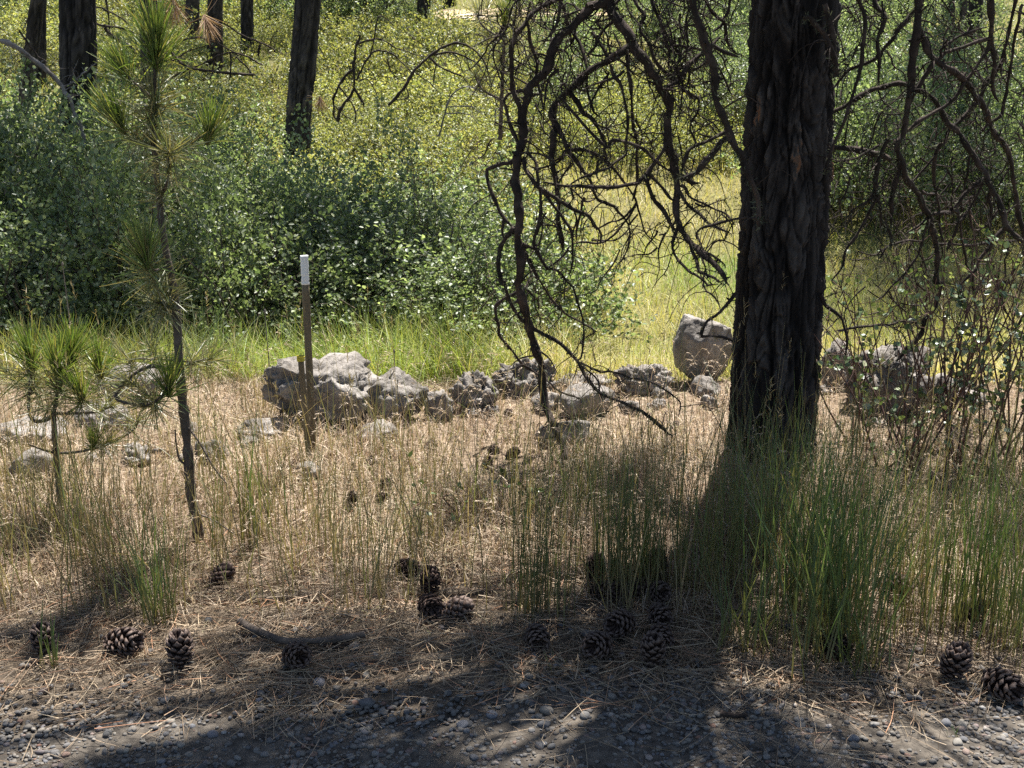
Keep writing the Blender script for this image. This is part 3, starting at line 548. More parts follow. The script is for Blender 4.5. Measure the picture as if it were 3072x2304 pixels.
def make_branch(parent, path, w0, w1, layer, lich, seed, Y=None, mat='deadwood', name='dead_branch', ntwig=None, sc=3.687):
    g = np.random.default_rng(seed)
    pts = [px(u, v, bdepth(u, v, layer) if Y is None else Y(u, v)) for u, v in path]
    s0 = ppm(*path[len(path) // 2], pts[len(path) // 2][1])
    L = sum(np.linalg.norm(pts[i + 1] - pts[i]) for i in range(len(pts) - 1)); n = int(np.clip(L / .016, 8, 240))
    P = catmull(pts, n); fr = np.linspace(0, 1, n)
    P = P + .009 * np.stack([fbm(np.stack([fr * L * 13, fr * 0 + seed, fr * 0 + k * 7.3], 1), seed + k, 2) for k in range(3)], 1)
    r = np.interp(fr, [0, 1], [w0 * (.68 if w0 > 60 else .82), w1 * .88]) / sc / s0 / 2
    r = r * (1 + .26 * fbm(np.stack([fr * L * 30, fr * 0, fr * 0 + seed], 1), seed, 3))
    r[-3:] *= np.array([.9, .7, .35])
    mb = MB(); V, Q = tube(P, r, 8 if w0 > 40 else 6, .07, seed); mb.add(V, Q)
    k = int(L * 26) if ntwig is None else ntwig                                     # knobs and short curved twigs
    for q in range(k):
        i = g.integers(2, n - 2); d = unit(np.cross(P[i + 1] - P[i - 1], g.normal(size=3)))
        if g.random() < .62:
            ln = r[i] + g.uniform(.004, .014); V, Q = tube(np.array([P[i], P[i] + d * ln * .6, P[i] + d * ln]), np.array([.55, .5, .2]) * max(r[i], .004), 5); mb.add(V, Q)
        else:
            ln = g.uniform(.05, .2) * (1 if w0 > 25 else .6); e = P[i] + d * ln + np.array([0, 0, -ln * g.uniform(.1, .9)])
            m = P[i] + d * ln * .6 + np.array([0, 0, ln * g.uniform(-.1, .3)]); V, Q = tube(catmull([P[i], m, e], 8), np.linspace(max(.0022, r[i] * .3), .0012, 8), 4); mb.add(V, Q)
    o = link(name, mb.mesh(name, [M[mat]]), parent)
    if lich:
        K = int(L * 230 * lich); i = g.integers(0, n, K); d = unit(g.normal(size=(K, 3)) + np.array([0, 0, -.35])); ln = g.uniform(.004, .011, K) * (1 + .35 * lich)
        V, Q, t = ribbons(P[i] + d * r[i][:, None] * .9, d, ln, .0035, g.normal(size=(K, 3)) * .005, 1, None, .5, g)
        link('lichen', mesh('lichen', V, Q, mats=[M['lichen']]), o, kind='stuff')
    return o
for k, (path, w0, w1, layer, lich) in enumerate(BR): make_branch(pine, path, w0, w1, layer, lich, 300 + k)
# fine curled twigs that fill the hanging tangle
g = np.random.default_rng(77)
def hanging(n, u0, u1, v0, v1, seed, wk=1.2):
    g = np.random.default_rng(seed)
    for k in range(n):
        u, v = g.uniform(u0, u1), g.uniform(v0, v1); L = g.uniform(80, 290); a = g.uniform(-1.2, 1.2); c = g.choice([-1, 1]) * g.uniform(0, 1.1); pts = [(u, v)]
        for q in range(6):
            a += c * .3 * g.uniform(.2, 1.8) + g.normal() * .28; pts.append((pts[-1][0] + math.sin(a) * L / 6, pts[-1][1] + math.cos(a) * L / 6))
        make_branch(pine, pts, g.uniform(13, 28) * wk, 6, g.choice([0, 1, 1.6]), int(g.random() < .3), seed * 1000 + k, ntwig=9)
hanging(120, 1480, 2170, -60, 430, 3, 1); hanging(40, 1500, 2170, -80, 260, 8, 1.6); hanging(22, 1560, 2150, 450, 760, 4); hanging(85, 2500, 3090, -40, 480, 5, 1.1); hanging(60, 2520, 3090, 480, 1050, 6, 1)

# ------------------------------------------------------------------ background pines
def bg_tree(u_top, u_base, v_base, wpx, Y, seed, label, nth=56, crownspots=(), hr=(6, 10), ztop=13, generic=0, group='pines standing behind the thicket'):
    b = px(u_base, v_base, Y); t = px(u_top, 0, Y); s = ppm(u_base, max(v_base - 60, 0), Y); r0 = wpx / s / 2; zb = float(gz(b[0], Y)) - .1
    sl = (t[0] - b[0]) / max(t[2] - b[2], .3)
    o = bpy.data.objects.new('pine_tree', None); COL.objects.link(o); o.location = (b[0], Y, zb); tag(o, label, 'tree', group)
    zs = np.concatenate([np.linspace(0, max(t[2] - zb + .5, 1.5), 110), np.linspace(max(t[2] - zb + .7, 1.8), ztop, 24)])
    link('trunk', trunk_mesh('trunk', lambda z: (sl * min(z, 4), .02 * math.sin(z)), lambda z: r0 * np.clip(1 - .06 * z, .12, 1), zs, nth, seed, .034 * r0 / .17, M['bark_bg'], 18, .3), o)
    g = np.random.default_rng(seed); P = []
    for c, q in shade_spots(crownspots, g, hr, .32, 16):
        P.append(q); limb(o, (sl * 4, 0, min(c[2] - .6, ztop) - zb), c - np.array([b[0], Y, zb]), .035, M['bark_bg'], g)
    if generic:
        for k in range(generic):
            h = g.uniform(5, ztop); a = g.uniform(0, 6.28); rr = g.uniform(.3, 1.9) * (1 - .5 * (h - 5) / (ztop - 5)); c = np.array([b[0] + rr * math.cos(a), Y + rr * math.sin(a), zb + h])
            P.append(c + g.normal(size=(16, 3)) * .3); limb(o, (sl * 4, 0, h - .4), c - np.array([b[0], Y, zb]), .03, M['bark_bg'], g)
    if P:
        V, Q = tufts(np.concatenate(P), g, 30, .2, .007); V = V - np.array([b[0], Y, zb]); link('crown', mesh('crown', V, Q, mats=[M['needle_canopy']]), o)
    return o
g = np.random.default_rng(21)
def patch(n, u0, u1, v0, v1, Y0, Y1):
    out = []
    for k in range(n):
        out.append(tuple(px(g.uniform(u0, u1), g.uniform(v0, v1), g.uniform(Y0, Y1))))
    return out
bg_tree(191, 196, 350, 108, 10.2, 41, 'thickest dark pine trunk behind the thicket at far left', 72, patch(20, -60, 270, 330, 900, 7.0, 8.4) + patch(14, -60, 420, 650, 990, 6.3, 7.0), (5.5, 8.5))
bg_tree(52, 22, 250, 42, 13.5, 42, 'slim leaning dark pine trunk left of the thickest one', 48, (), generic=10)
bg_tree(425, 428, 245, 52, 13.8, 43, 'dark pine trunk behind the top shoot of the tall sapling', 48, patch(8, 430, 640, 60, 260, 12, 16), (7, 11))
bg_tree(902, 874, 395, 78, 12.3, 44, 'straight dark pine trunk standing in sunny bushes left of centre', 64, patch(34, 915, 1260, 430, 690, 7.4, 8.2), (7, 9.5))
bg_tree(631, 631, 60, 46, 19, 45, 'far dark pine trunk in shade between two nearer trunks', 36, patch(20, 560, 800, 20, 140, 14, 20), (6, 10))
bg_tree(733, 733, 40, 38, 21, 46, 'far pine trunk nearest the left of the straight trunk', 36, (), generic=16)
bg_tree(94, 94, 60, 36, 18, 47, 'far thin pine trunk between the two left edge trunks', 32, (), generic=14)
bg_tree(2868, 2868, 60, 18, 22, 48, 'left of two far thin trunks at upper right', 28, patch(24, 2560, 3090, -20, 420, 8.5, 12), (7, 11))
bg_tree(2908, 2908, 70, 24, 20, 49, 'right of two far thin trunks at upper right', 28, patch(16, 2700, 3100, 100, 560, 8, 10), (6, 9))
bg_tree(1265, 1262, 20, 40, 24, 50, 'far shaded pine at the top edge right of the shed boards', 32, patch(14, 1180, 1330, -10, 60, 20, 25), (6, 9))
_d = sorted(range(14), key=lambda i: [(-12, 24), (-7, 32), (3, 36), (9, 26), (14, 34), (-18, 36), (20, 28), (7.5, 18), (-9.5, 17), (-3.2, 25), (-6.4, 22.5), (5.6, 25), (3.2, 23), (-1.7, 31)][i][0] / [(-12, 24), (-7, 32), (3, 36), (9, 26), (14, 34), (-18, 36), (20, 28), (7.5, 18), (-9.5, 17), (-3.2, 25), (-6.4, 22.5), (5.6, 25), (3.2, 23), (-1.7, 31)][i][1])
DORD = {k: n for n, k in zip(['first', 'second', 'third', 'fourth', 'fifth', 'sixth', 'seventh', 'eighth', 'ninth', 'tenth', 'eleventh', 'twelfth', 'thirteenth', 'fourteenth'], _d)}
# unseen neighbours whose crowns close the wood behind and beside the view
for k, (x, y) in enumerate([(-12, 24), (-7, 32), (3, 36), (9, 26), (14, 34), (-18, 36), (20, 28), (7.5, 18), (-9.5, 17), (-3.2, 25), (-6.4, 22.5), (5.6, 25), (3.2, 23), (-1.7, 31)]):
    o = bg_tree(1536 + x / y * FPX, 1536 + x / y * FPX, 60, 55 - y * .6, y, 60 + k, '%s distant pine from the left at the back of the wood' % DORD[k], 24, (), generic=22, group='distant pines')

# pale boards of a shed beyond the trees, at the top edge
sh = bpy.data.objects.new('shed', None); COL.objects.link(sh); p = px(1075, 14, 27); sh.location = (p[0], 27, gz(p[0], 27)); tag(sh, 'pale grey board shed glimpsed at the top edge beyond the slope', 'shed')
def box(sx, sy, sz, mat, name, bev=.004):
    bm = bmesh.new(); bmesh.ops.create_cube(bm, size=1); bmesh.ops.scale(bm, vec=(sx, sy, sz), verts=bm.verts)
    if bev: bmesh.ops.bevel(bm, geom=bm.edges, offset=bev, segments=2, affect='EDGES')
    me = bpy.data.meshes.new(name); bm.to_mesh(me); bm.free(); me.materials.append(mat); return me
bdm = box(.16, .03, 2.4, M['greywood'], 'board')
for k in range(9): link('board', bdm, sh, (-.75 + k * .185, .012 * (k % 2), 1.1))
link('roof', box(2.0, 1.6, .06, M['bark_bg'], 'roof'), sh, (0, .6, 2.35))
link('rear_wall', box(1.6, .05, 2.3, M['greywood'], 'rear_wall'), sh, (0, 1.2, 1.1))

# ------------------------------------------------------------------ fallen and dead branches behind
def fallen(name, label, parts, Y, mat, lich, seed, cat='branch', group=None):
    """first path is the stem, the others its side branches (children)"""
    root = None
    for k, (t, pts, w0, w1) in enumerate(parts):
        o = make_branch(root, tp(t, pts), w0, w1, 0, lich, seed + k, Y=(lambda u, v, k=k: Y + .12 * ((k * 7) % 5 - 2) / 2), mat=mat, name=name if k == 0 else 'side_branch', sc=TILE[t][2], ntwig=8)
        if k == 0: root = o; tag(o, label, cat, group)
    return root
fallen('fallen_branch', 'long pale grey dead limb leaning across the thickest left trunk', [('K', [(-60, 320), (0, 340), (130, 390), (270, 490), (390, 590), (510, 720), (570, 800), (610, 920), (660, 1050), (710, 1180)], 62, 34), ('K', [(520, 725), (640, 660), (720, 590), (810, 510)], 20, 10), ('K', [(560, 790), (660, 780), (690, 740), (620, 705)], 9, 6), ('K', [(605, 900), (700, 910), (790, 970)], 12, 8), ('K', [(390, 595), (480, 575), (580, 560)], 9, 5), ('K', [(640, 660), (610, 590), (650, 480)], 9, 5), ('K', [(20, 345), (90, 420), (100, 540)], 10, 6)], 8.6, 'greywood', 0, 700)
fallen('fallen_branch', 'dark arching dead branch right of the spiky one on the sunny slope', [('J', [(740, 500), (800, 430), (860, 340), (930, 270), (1000, 225), (1080, 205), (1150, 240), (1200, 300), (1230, 420)], 20, 8), ('J', [(930, 268), (1040, 250), (1120, 280), (1180, 330), (1210, 400)], 12, 7), ('J', [(930, 272), (990, 320), (1080, 360), (1120, 400)], 13, 8), ('J', [(965, 305), (950, 400)], 10, 7), ('J', [(1050, 255), (1080, 300), (1100, 370)], 7, 4), ('J', [(865, 340), (930, 390), (990, 450)], 7, 5), ('J', [(820, 400), (830, 460), (760, 480)], 8, 5)], 11.0, 'deadwood', 1, 720)
fallen('fallen_branch', 'spiky dark dead branch top standing in the sunny grass right of the straight trunk', [('J', [(605, 165), (585, 220), (575, 300), (570, 420), (540, 480), (510, 520), (500, 585)], 13, 18), ('J', [(588, 215), (650, 190), (710, 190), (780, 230), (870, 260), (910, 270)], 12, 5), ('J', [(590, 380), (630, 290), (670, 245), (730, 245), (790, 290), (850, 350)], 13, 6), ('J', [(645, 270), (670, 180), (685, 90), (710, 80), (770, 130)], 11, 4), ('J', [(572, 330), (510, 390), (480, 460), (475, 540), (490, 580)], 16, 10), ('J', [(575, 420), (610, 470), (620, 510)], 19, 12), ('J', [(500, 410), (550, 470), (580, 530), (580, 580)], 11, 8), ('J', [(480, 505), (530, 550), (590, 575)], 8, 5), ('J', [(675, 140), (710, 150), (735, 195)], 7, 4), ('J', [(735, 250), (750, 330), (790, 385)], 8, 4), ('J', [(590, 385), (640, 380), (680, 440), (685, 510)], 7, 4), ('J', [(625, 320), (660, 345), (680, 395)], 7, 4)], 11.4, 'deadwood', 1, 740)
fallen('fallen_branch', 'pale dead twigs low in the bushes left of the big hanging branch', [('J', [(980, 650), (1000, 560), (1040, 450), (1130, 415), (1250, 470), (1300, 520)], 12, 6), ('J', [(1020, 505), (1130, 510), (1200, 560)], 8, 4), ('J', [(1010, 545), (1110, 540), (1170, 590)], 8, 4), ('J', [(1240, 600), (1250, 520), (1290, 540)], 9, 5)], 8.6, 'greywood', 0, 760)
fallen('fallen_branch', 'yellow mossy dead boughs between two left trunks', [('K', [(660, 60), (800, 60), (940, 110), (1080, 210)], 20, 16), ('K', [(680, 150), (850, 210), (1000, 235), (1110, 265)], 26, 16), ('K', [(860, 210), (930, 300), (1000, 340), (1120, 420)], 34, 40), ('K', [(700, 240), (850, 290), (960, 300)], 12, 7), ('K', [(880, -20), (900, 120), (910, 260)], 22, 14)], 12.2, 'deadwood', 2, 780)
fallen('fallen_branch', 'low tangle of dead boughs arching left of the straight trunk', [('K', [(1420, 430), (1540, 550), (1700, 580), (1900, 610), (2120, 625)], 32, 26), ('K', [(1430, 640), (1500, 600), (1700, 520), (1900, 440), (2050, 470), (2180, 540)], 16, 18), ('K', [(1460, 350), (1620, 310), (1780, 350), (1900, 410), (2000, 470)], 18, 12), ('K', [(1400, 520), (1560, 430), (1720, 370)], 14, 9), ('K', [(1560, 190), (1740, 155), (1880, 210), (2040, 310), (2212, 370), (2300, 440)], 16, 16), ('K', [(1920, 440), (1910, 560), (1900, 660)], 20, 16), ('K', [(1790, 480), (1760, 600), (1740, 690)], 20, 14), ('K', [(2150, 370), (2150, 480)], 26, 22), ('K', [(1960, 470), (2050, 560), (2110, 650)], 18, 12), ('K', [(1580, 580), (1550, 700)], 12, 8), ('K', [(1890, 200), (1900, 260), (2000, 350), (2090, 400)], 10, 6)], 12.6, 'deadwood', 1, 800)
fallen('fallen_branch', 'reddish dead boughs crossing the left edge between trunks', [('K', [(150, 250), (260, 400), (330, 480), (400, 520)], 22, 12), ('K', [(200, 230), (230, 150), (250, 60)], 12, 7), ('K', [(280, 430), (380, 350)], 10, 6), ('K', [(160, 520), (200, 420), (330, 180)], 14, 8)], 11.8, 'deadwood', 0, 820)
# dead twigs on the ground behind the hanging tangle
fallen('fallen_branch', 'small bleached brush heap under the hanging branches', [('A', [(1330, 1400), (1500, 1340), (1660, 1300)], 16, 8), ('A', [(1380, 1430), (1500, 1440), (1640, 1380)], 14, 8), ('A', [(1330, 1350), (1450, 1430), (1560, 1500)], 14, 8), ('A', [(1430, 1350), (1540, 1420), (1650, 1480)], 12, 7)], 8.4, 'greywood', 0, 840)

# ------------------------------------------------------------------ rocks
def rock(ul, ur, vt, vb, Y, seed, label, sub=4, depth=.8, facets=12, rough=.13, tilt=(0, 0, 0), sink=.25, box_=.0, lo=.55, under=1):
    g = np.random.default_rng(seed); I, F = {3: (I3, F3), 4: (I4, F4), 5: (I5, F5)}[sub]
    V = I.copy()
    if box_: V = V / np.maximum(np.abs(V).max(1), 1e-6)[:, None] * box_ + V * (1 - box_)
    for k in range(facets):
        d = unit(g.normal(size=3) * np.array([1, 1, .8])); c = g.uniform(lo, .92); q = V @ d; V = V - np.outer(np.maximum(q - c, 0), d) * .92
    nrm = unit(V); n1 = fbm(V * 1.7 + seed, seed, 5, gain=.55); d1, d2, _ = cells(V * 7 + seed, seed); d1b, _, _ = cells(V * 15 + seed, seed + 50)
    ridge = 1 - np.abs(fbm(V * 3.1 - seed, seed + 3, 4))
    V = V + nrm * (rough * 1.2 * n1 + .8 * rough * (ridge - .7) - .30 * rough * np.clip(.42 - d1, 0, 1) * 2 - .2 * rough * np.clip(.4 - d1b, 0, 1) * 2)[:, None]
    cr1, cr2, cid = cells(V * 2.1 + seed * 1.7, seed + 80); V = V + nrm * ((cid - .5) * rough * 1.1 - rough * .9 * np.clip(1 - (cr2 - cr1) / .10, 0, 1))[:, None]
    Rm = np.array(Matrix.Rotation(tilt[2], 3, 'Z') @ Matrix.Rotation(tilt[1], 3, 'Y') @ Matrix.Rotation(tilt[0], 3, 'X')); V = V @ Rm.T
    V = (V - (V.max(0) + V.min(0)) / 2) / ((V.max(0) - V.min(0)) / 2)
    V[:, :2] *= (1 - .34 * smooth(.25, -.9, V[:, 2]) if under else np.ones(len(V)))[:, None]; V[:, 1] += -.12 * np.clip(V[:, 2], 0, 1) * under
    ul, ur, vt = ul - .07 * (ur - ul), ur + .07 * (ur - ul), vt - .04 * (vb - vt); uc = (ul + ur) / 2; Yf = gp(uc, vb)[1]; Y = Yf + .38 * depth * (ur - ul) / ppm(uc, vb, Yf)
    s = ppm((ul + ur) / 2, (vt + vb) / 2, Y); wd = (ur - ul) / s; top = px((ul + ur) / 2, vt, Y)[2]; bot = float(gz(px(uc, vb, Y)[0], Y)) - .03
    ht = max(top - bot, .04); x = px((ul + ur) / 2, (vt + vb) / 2, Y)[0]
    hh = ht * (1 + sink) / 2
    V = V * np.array([wd / 2, wd * depth / 2, hh])
    return link('boulder', mesh('boulder', V, tris=F, mats=[M['rock']]), None, (x, Y, top - hh), label, 'boulder', 'boulders along the edge of the dry grass')
ROCKS = [
 (795, 1135, 1067, 1300, 5.25, 1, 'large two humped pale boulder just right of the tall stake', 5, .75, 14, .14, (0, .1, .3), .2, .25),
 (1052, 1270, 1122, 1282, 5.12, 2, 'smooth topped boulder with a dark overhung front, joined to the two humped one', 5, .8, 10, .09, (.1, 0, .5), .12, .5),
 (722, 912, 1258, 1330, 4.95, 3, 'low broken rock at the foot of the tall stake', 4, .7, 12, .2, (0, 0, 0), .3, .1),
 (1070, 1186, 1266, 1335, 4.9, 4, 'small pale stone below the dark overhung boulder', 4, .9, 10, .12, (0, 0, 1), .4, .1),
 (1272, 1360, 1170, 1262, 5.2, 5, 'small rough rock filling the gap right of the overhung boulder', 4, .8, 10, .18, (0, 0, 2), .3, .1),
 (1352, 1490, 1108, 1245, 5.2, 6, 'jagged dark rock left of the hanging branch foot', 5, .9, 12, .24, (0, .2, 1), .2, .1),
 (1470, 1672, 1070, 1200, 5.4, 7, 'tall rough rock pile behind the hanging branch', 5, .8, 12, .26, (0, -.1, 2), .3, .1),
 (1596, 1676, 1175, 1242, 5.1, 8, 'little pale rock right beside the hanging branch foot', 4, .9, 10, .16, (0, 0, 0), .3, .1),
 (1682, 1832, 1120, 1172, 5.5, 9, 'low dark edged rock behind the pale slab', 4, .8, 10, .18, (0, 0, 0), .5, .1),
 (1686, 1835, 1158, 1258, 5.2, 10, 'pale flat faced rock right of the hanging branch', 4, .8, 9, .09, (0, 0, 1), .2, .4),
 (1615, 1760, 1256, 1345, 4.75, 11, 'smooth pale slab lying in dry grass at the hanging branch foot', 4, .7, 7, .04, (.2, 0, .4), .3, .5),
 (1845, 2016, 1086, 1188, 5.4, 12, 'pale ragged rock left of the tilted block', 5, .8, 12, .2, (0, 0, 3), .3, .1),
 (2020, 2205, 948, 1155, 5.55, 13, 'tall tilted block with flat lit top left of the big trunk', 5, .8, 3, .05, (.35, -.45, .55), .02, .85),
 (2076, 2168, 1128, 1192, 5.2, 14, 'small rounded rock under the tilted block', 4, .9, 9, .14, (0, 0, 0), .3, .1),
 (2105, 2158, 1186, 1230, 5.0, 15, 'smallest pale stone against the left of the big trunk', 4, .9, 9, .12, (0, 0, 0), .3, .1),
 (2530, 2795, 1040, 1255, 5.2, 16, 'big rounded boulder overgrown by twigs right of the trunk', 5, .8, 9, .12, (0, .1, 0), .2, .2),
 (2465, 2562, 1015, 1165, 5.3, 17, 'dark broken rock tight against the right of the trunk', 4, .8, 12, .24, (0, 0, 0), .3, .1),
 (2760, 2960, 1120, 1230, 5.7, 18, 'half hidden rock behind the round leaved shrub', 4, .8, 10, .16, (0, 0, 0), .3, .1),
 (350, 458, 1032, 1110, 5.6, 19, 'pale boulder top seen through the sapling needles', 4, .9, 9, .12, (0, 0, 0), .3, .2),
 (300, 492, 1088, 1205, 5.35, 20, 'broad grey boulder behind the curved sapling branch', 4, .8, 10, .16, (0, 0, 0), .3, .1),
 (-30, 192, 1262, 1345, 4.95, 21, 'long flat pale rock at the left edge behind the small sapling', 4, .8, 9, .10, (0, 0, 0), .3, .35),
 (232, 394, 1212, 1295, 5.05, 22, 'pale wedge shaped rock between the two saplings', 4, .8, 8, .10, (0, .25, 0), .3, .4),
 (40, 170, 1350, 1440, 4.6, 23, 'pale low slab below the long flat rock at left', 4, .8, 8, .08, (0, 0, 0), .4, .3),
 (365, 455, 1335, 1400, 4.75, 24, 'knobbly small rock left of the tall sapling stem', 4, .9, 12, .22, (0, 0, 0), .3, .1),
 (590, 680, 1320, 1395, 4.75, 25, 'knobbly small rock between tall sapling and stake', 4, .9, 12, .2, (0, 0, 0), .3, .1),
 (880, 960, 1385, 1450, 4.55, 26, 'small grey stone at the base of the stake', 4, .9, 10, .14, (0, 0, 0), .3, .1),
]
RUB = np.random.default_rng(91); _n = 0
for (u0, u1, v0, v1, n, txt) in [(690, 900, 1290, 1350, 4, 'by the tall stake foot'), (1180, 1480, 1225, 1275, 7, 'in front of the jagged dark rock'), (1650, 2060, 1180, 1260, 9, 'between the pale slab and the tilted block'), (230, 640, 1290, 1390, 8, 'between the saplings'), (2480, 2760, 1180, 1290, 6, 'under the overgrown boulder')]:
    for k in range(n):
        uc_, vb_ = RUB.uniform(u0, u1), RUB.uniform(v0, v1); w_ = RUB.uniform(26, 62)
        ROCKS.append((uc_ - w_ / 2, uc_ + w_ / 2, vb_ - w_ * RUB.uniform(.5, .8), vb_, 5, 200 + _n, '%s small broken rubble stone from the left %s' % (['first', 'second', 'third', 'fourth', 'fifth', 'sixth', 'seventh', 'eighth', 'ninth'][k], txt), 3, .9, 10, .2, (0, 0, RUB.uniform(0, 6)), .3, .2)); _n += 1
    _s = sorted(ROCKS[-n:], key=lambda r: r[0]); ROCKS[-n:] = [r[:6] + ('%s small broken rubble stone from the left %s' % (['first', 'second', 'third', 'fourth', 'fifth', 'sixth', 'seventh', 'eighth', 'ninth'][i], txt),) + r[7:] for i, r in enumerate(_s)]
for a in ROCKS: rock(*a[:7], sub=a[7], depth=a[8], facets=a[9], rough=a[10], tilt=a[11], sink=a[12], box_=a[13])

# ------------------------------------------------------------------ shrubs
def shrub_meshes(seed, Rr, H, ntw, nleaf, lsize, mat, twigmat='twig', r0=.5, flat=.6):
    g = np.random.default_rng(seed); tw = MB(); lf = MB()
    ns = 16; stems = []
    for k in range(ns):
        a = g.uniform(0, 6.28); ln = g.uniform(.35, 1); e = np.array([math.cos(a) * Rr * ln, math.sin(a) * Rr * ln, H * g.uniform(.6, .95) * math.sqrt(max(1 - (ln * .8) ** 2, .1))])
        b = np.array([g.normal() * .12, g.normal() * .12, -.1]); P = catmull([b, (b + e) / 2 + np.array([0, 0, .12 * H]), e], 8); V, Q = tube(P, np.linspace(.008, .003, 8), 4); tw.add(V, Q); stems.append(P)
    C = []
    for k in range(ntw):
        d = unit(g.normal(size=3)); d[2] = abs(d[2]); rr = (r0 + (1 - r0) * g.random() ** .6); lump = 1 + .30 * math.sin(d[0] * 5 + seed) * math.cos(d[1] * 6 + seed * 2)
        C.append(d * rr * lump * np.array([Rr, Rr, H]) + np.array([0, 0, .03]))
    C = np.array(C); C[:, 2] = np.maximum(C[:, 2], .06) if H < .6 else np.where(C[:, 2] < .2, .2 + .15 * g.random(len(C)), C[:, 2])
    D = unit(C * np.array([1, 1, .5]) + np.array([0, 0, .25 * H]) + g.normal(size=C.shape) * .28); L = g.uniform(.12, .26, ntw)
    V, Q, t = ribbons(C - D * L[:, None] * .5, D, L, .0035, g.normal(size=C.shape) * .02, 2, None, .5, g); tw.add(V, Q)
    t = np.repeat(np.linspace(.1, 1, nleaf)[None], ntw, 0) + g.normal(size=(ntw, nleaf)) * .04
    P = (C - D * L[:, None] * .5)[:, None] + D[:, None] * (L[:, None] * t)[..., None] + g.normal(size=(ntw, nleaf, 3)) * .012
    ld = unit(D[:, None] * .5 + g.normal(size=P.shape) * .75); nn = unit(np.array([0, -.15, 1.]) + g.normal(size=P.shape) * flat)
    ll = lsize * g.uniform(.55, 1.15, P.shape[:2]).ravel()
    V, Q = leaves(P.reshape(-1, 3), ld.reshape(-1, 3), nn.reshape(-1, 3), ll, ll * g.uniform(.55, .8, ll.shape)); lf.add(V, Q)
    return tw.mesh('stems', [M[twigmat]]), lf.mesh('foliage', [mat])
PROTO = [shrub_meshes(900 + k, .62, .95, 420, 15, .031, M['shrub'], flat=.8) for k in range(4)]
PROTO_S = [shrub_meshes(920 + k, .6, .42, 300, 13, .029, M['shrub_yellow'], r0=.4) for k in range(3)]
def put_shrub(proto, x, y, sc, rz, name, label, cat, group, sz=1):
    o = bpy.data.objects.new(name, None); COL.objects.link(o); o.location = (x, y, float(gz(x, y)) - .03); o.rotation_euler = (0, 0, rz); o.scale = (sc, sc, sc * sz); tag(o, label, cat, group)
    link('stems', proto[0], o); link('foliage', proto[1], o); return o
g = np.random.default_rng(33)
def place(n, x0, x1, y0, y1, ok, protos, s0, s1, label, group, mind=.45, szr=(.85, 1.2)):
    pts = []
    tries = 0
    while len(pts) < n and tries < 6000:
        tries += 1; x, y = g.uniform(x0, x1), g.uniform(y0, y1)
        if ok(x, y) and all((x - a) ** 2 + (y - b) ** 2 > mind ** 2 for a, b in pts): pts.append((x, y))
    cols = {}
    for x, y in pts: cols.setdefault(where(x, y), []).append((y, x))
    for wh, c in cols.items():
        for r_, (y, x) in enumerate(sorted(c)):
            lab = '%s %s, %s' % (label, wh, 'nearest' if r_ == 0 else ORD[r_] + ' nearest' if r_ < len(ORD) else 'farther back')
            put_shrub(protos[g.integers(len(protos))], x, y, g.uniform(s0, s1), g.uniform(0, 6.28), 'snowberry_bush', lab, 'bush', group, g.uniform(*szr))
ORD = ['', 'second', 'third', 'fourth', 'fifth', 'sixth', 'seventh', 'eighth', 'ninth', 'tenth', 'eleventh', 'twelfth', 'thirteenth', 'fourteenth', 'fifteenth', 'sixteenth', 'seventeenth', 'eighteenth']
def where(x, y):
    u = uof(x, y)
    for lim, t in ((90, 'at the left edge'), (260, 'behind the short sapling'), (420, 'left of the tall sapling'), (580, 'behind the tall sapling'), (740, 'right of the tall sapling'), (860, 'left of the stakes'), (980, 'behind the stakes'), (1140, 'behind the two humped boulder'), (1300, 'behind the overhung boulder'), (1480, 'left of the hanging branch'), (1660, 'behind the hanging branch'), (1860, 'right of the hanging branch'), (2080, 'left of the tilted block'), (2280, 'behind the trunk left side'), (2480, 'behind the trunk right side'), (2640, 'just right of the trunk'), (2800, 'behind the overgrown boulder'), (2950, 'behind the round leaved shrubs')):
        if u < lim: return t
    return 'at the right edge'
place(46, -5.2, .5, 6.3, 9.4, lambda x, y: uof(x, y) < 1530 - (y - 7.2) * 40 and y > 7.0 - .5 * (x < -1.6) + .4 * math.sin(x * 2.3), PROTO, .75, 1.25, 'leafy thicket bush', 'bushes of the thicket', .5, (.6, 1.3))
place(10, -5.5, -2.3, 8.2, 10.5, lambda x, y: True, PROTO, 1.15, 1.4, 'tall shaded thicket bush', 'tall bushes at left', .6)
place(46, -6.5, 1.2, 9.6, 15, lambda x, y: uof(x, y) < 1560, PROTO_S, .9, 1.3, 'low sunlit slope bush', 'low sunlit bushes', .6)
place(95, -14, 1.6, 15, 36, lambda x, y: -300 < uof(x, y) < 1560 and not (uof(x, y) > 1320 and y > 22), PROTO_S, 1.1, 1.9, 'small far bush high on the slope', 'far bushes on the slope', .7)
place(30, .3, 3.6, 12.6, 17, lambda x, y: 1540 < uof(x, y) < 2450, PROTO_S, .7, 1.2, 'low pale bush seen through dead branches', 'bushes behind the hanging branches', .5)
place(50, .5, 11, 14, 34, lambda x, y: 1450 < uof(x, y) < 3300, PROTO, .8, 1.5, 'green bush far up the slope', 'bushes behind the pine', .8)
place(34, 2.9, 6.5, 10.2, 14.8, lambda x, y: uof(x, y) > 2450, PROTO, .85, 1.3, 'dim leafy bush in shade', 'shaded bushes at right', .6)
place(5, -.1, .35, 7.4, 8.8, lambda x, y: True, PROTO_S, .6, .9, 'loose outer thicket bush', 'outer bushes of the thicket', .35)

place(26, -13, 4, 24, 38, lambda x, y: -200 < uof(x, y) < 1900 and not (1300 < uof(x, y) < 1560), PROTO, 1.3, 2.2, 'large dim bush at the top of the slope', 'bushes at the top of the slope', 1.0)
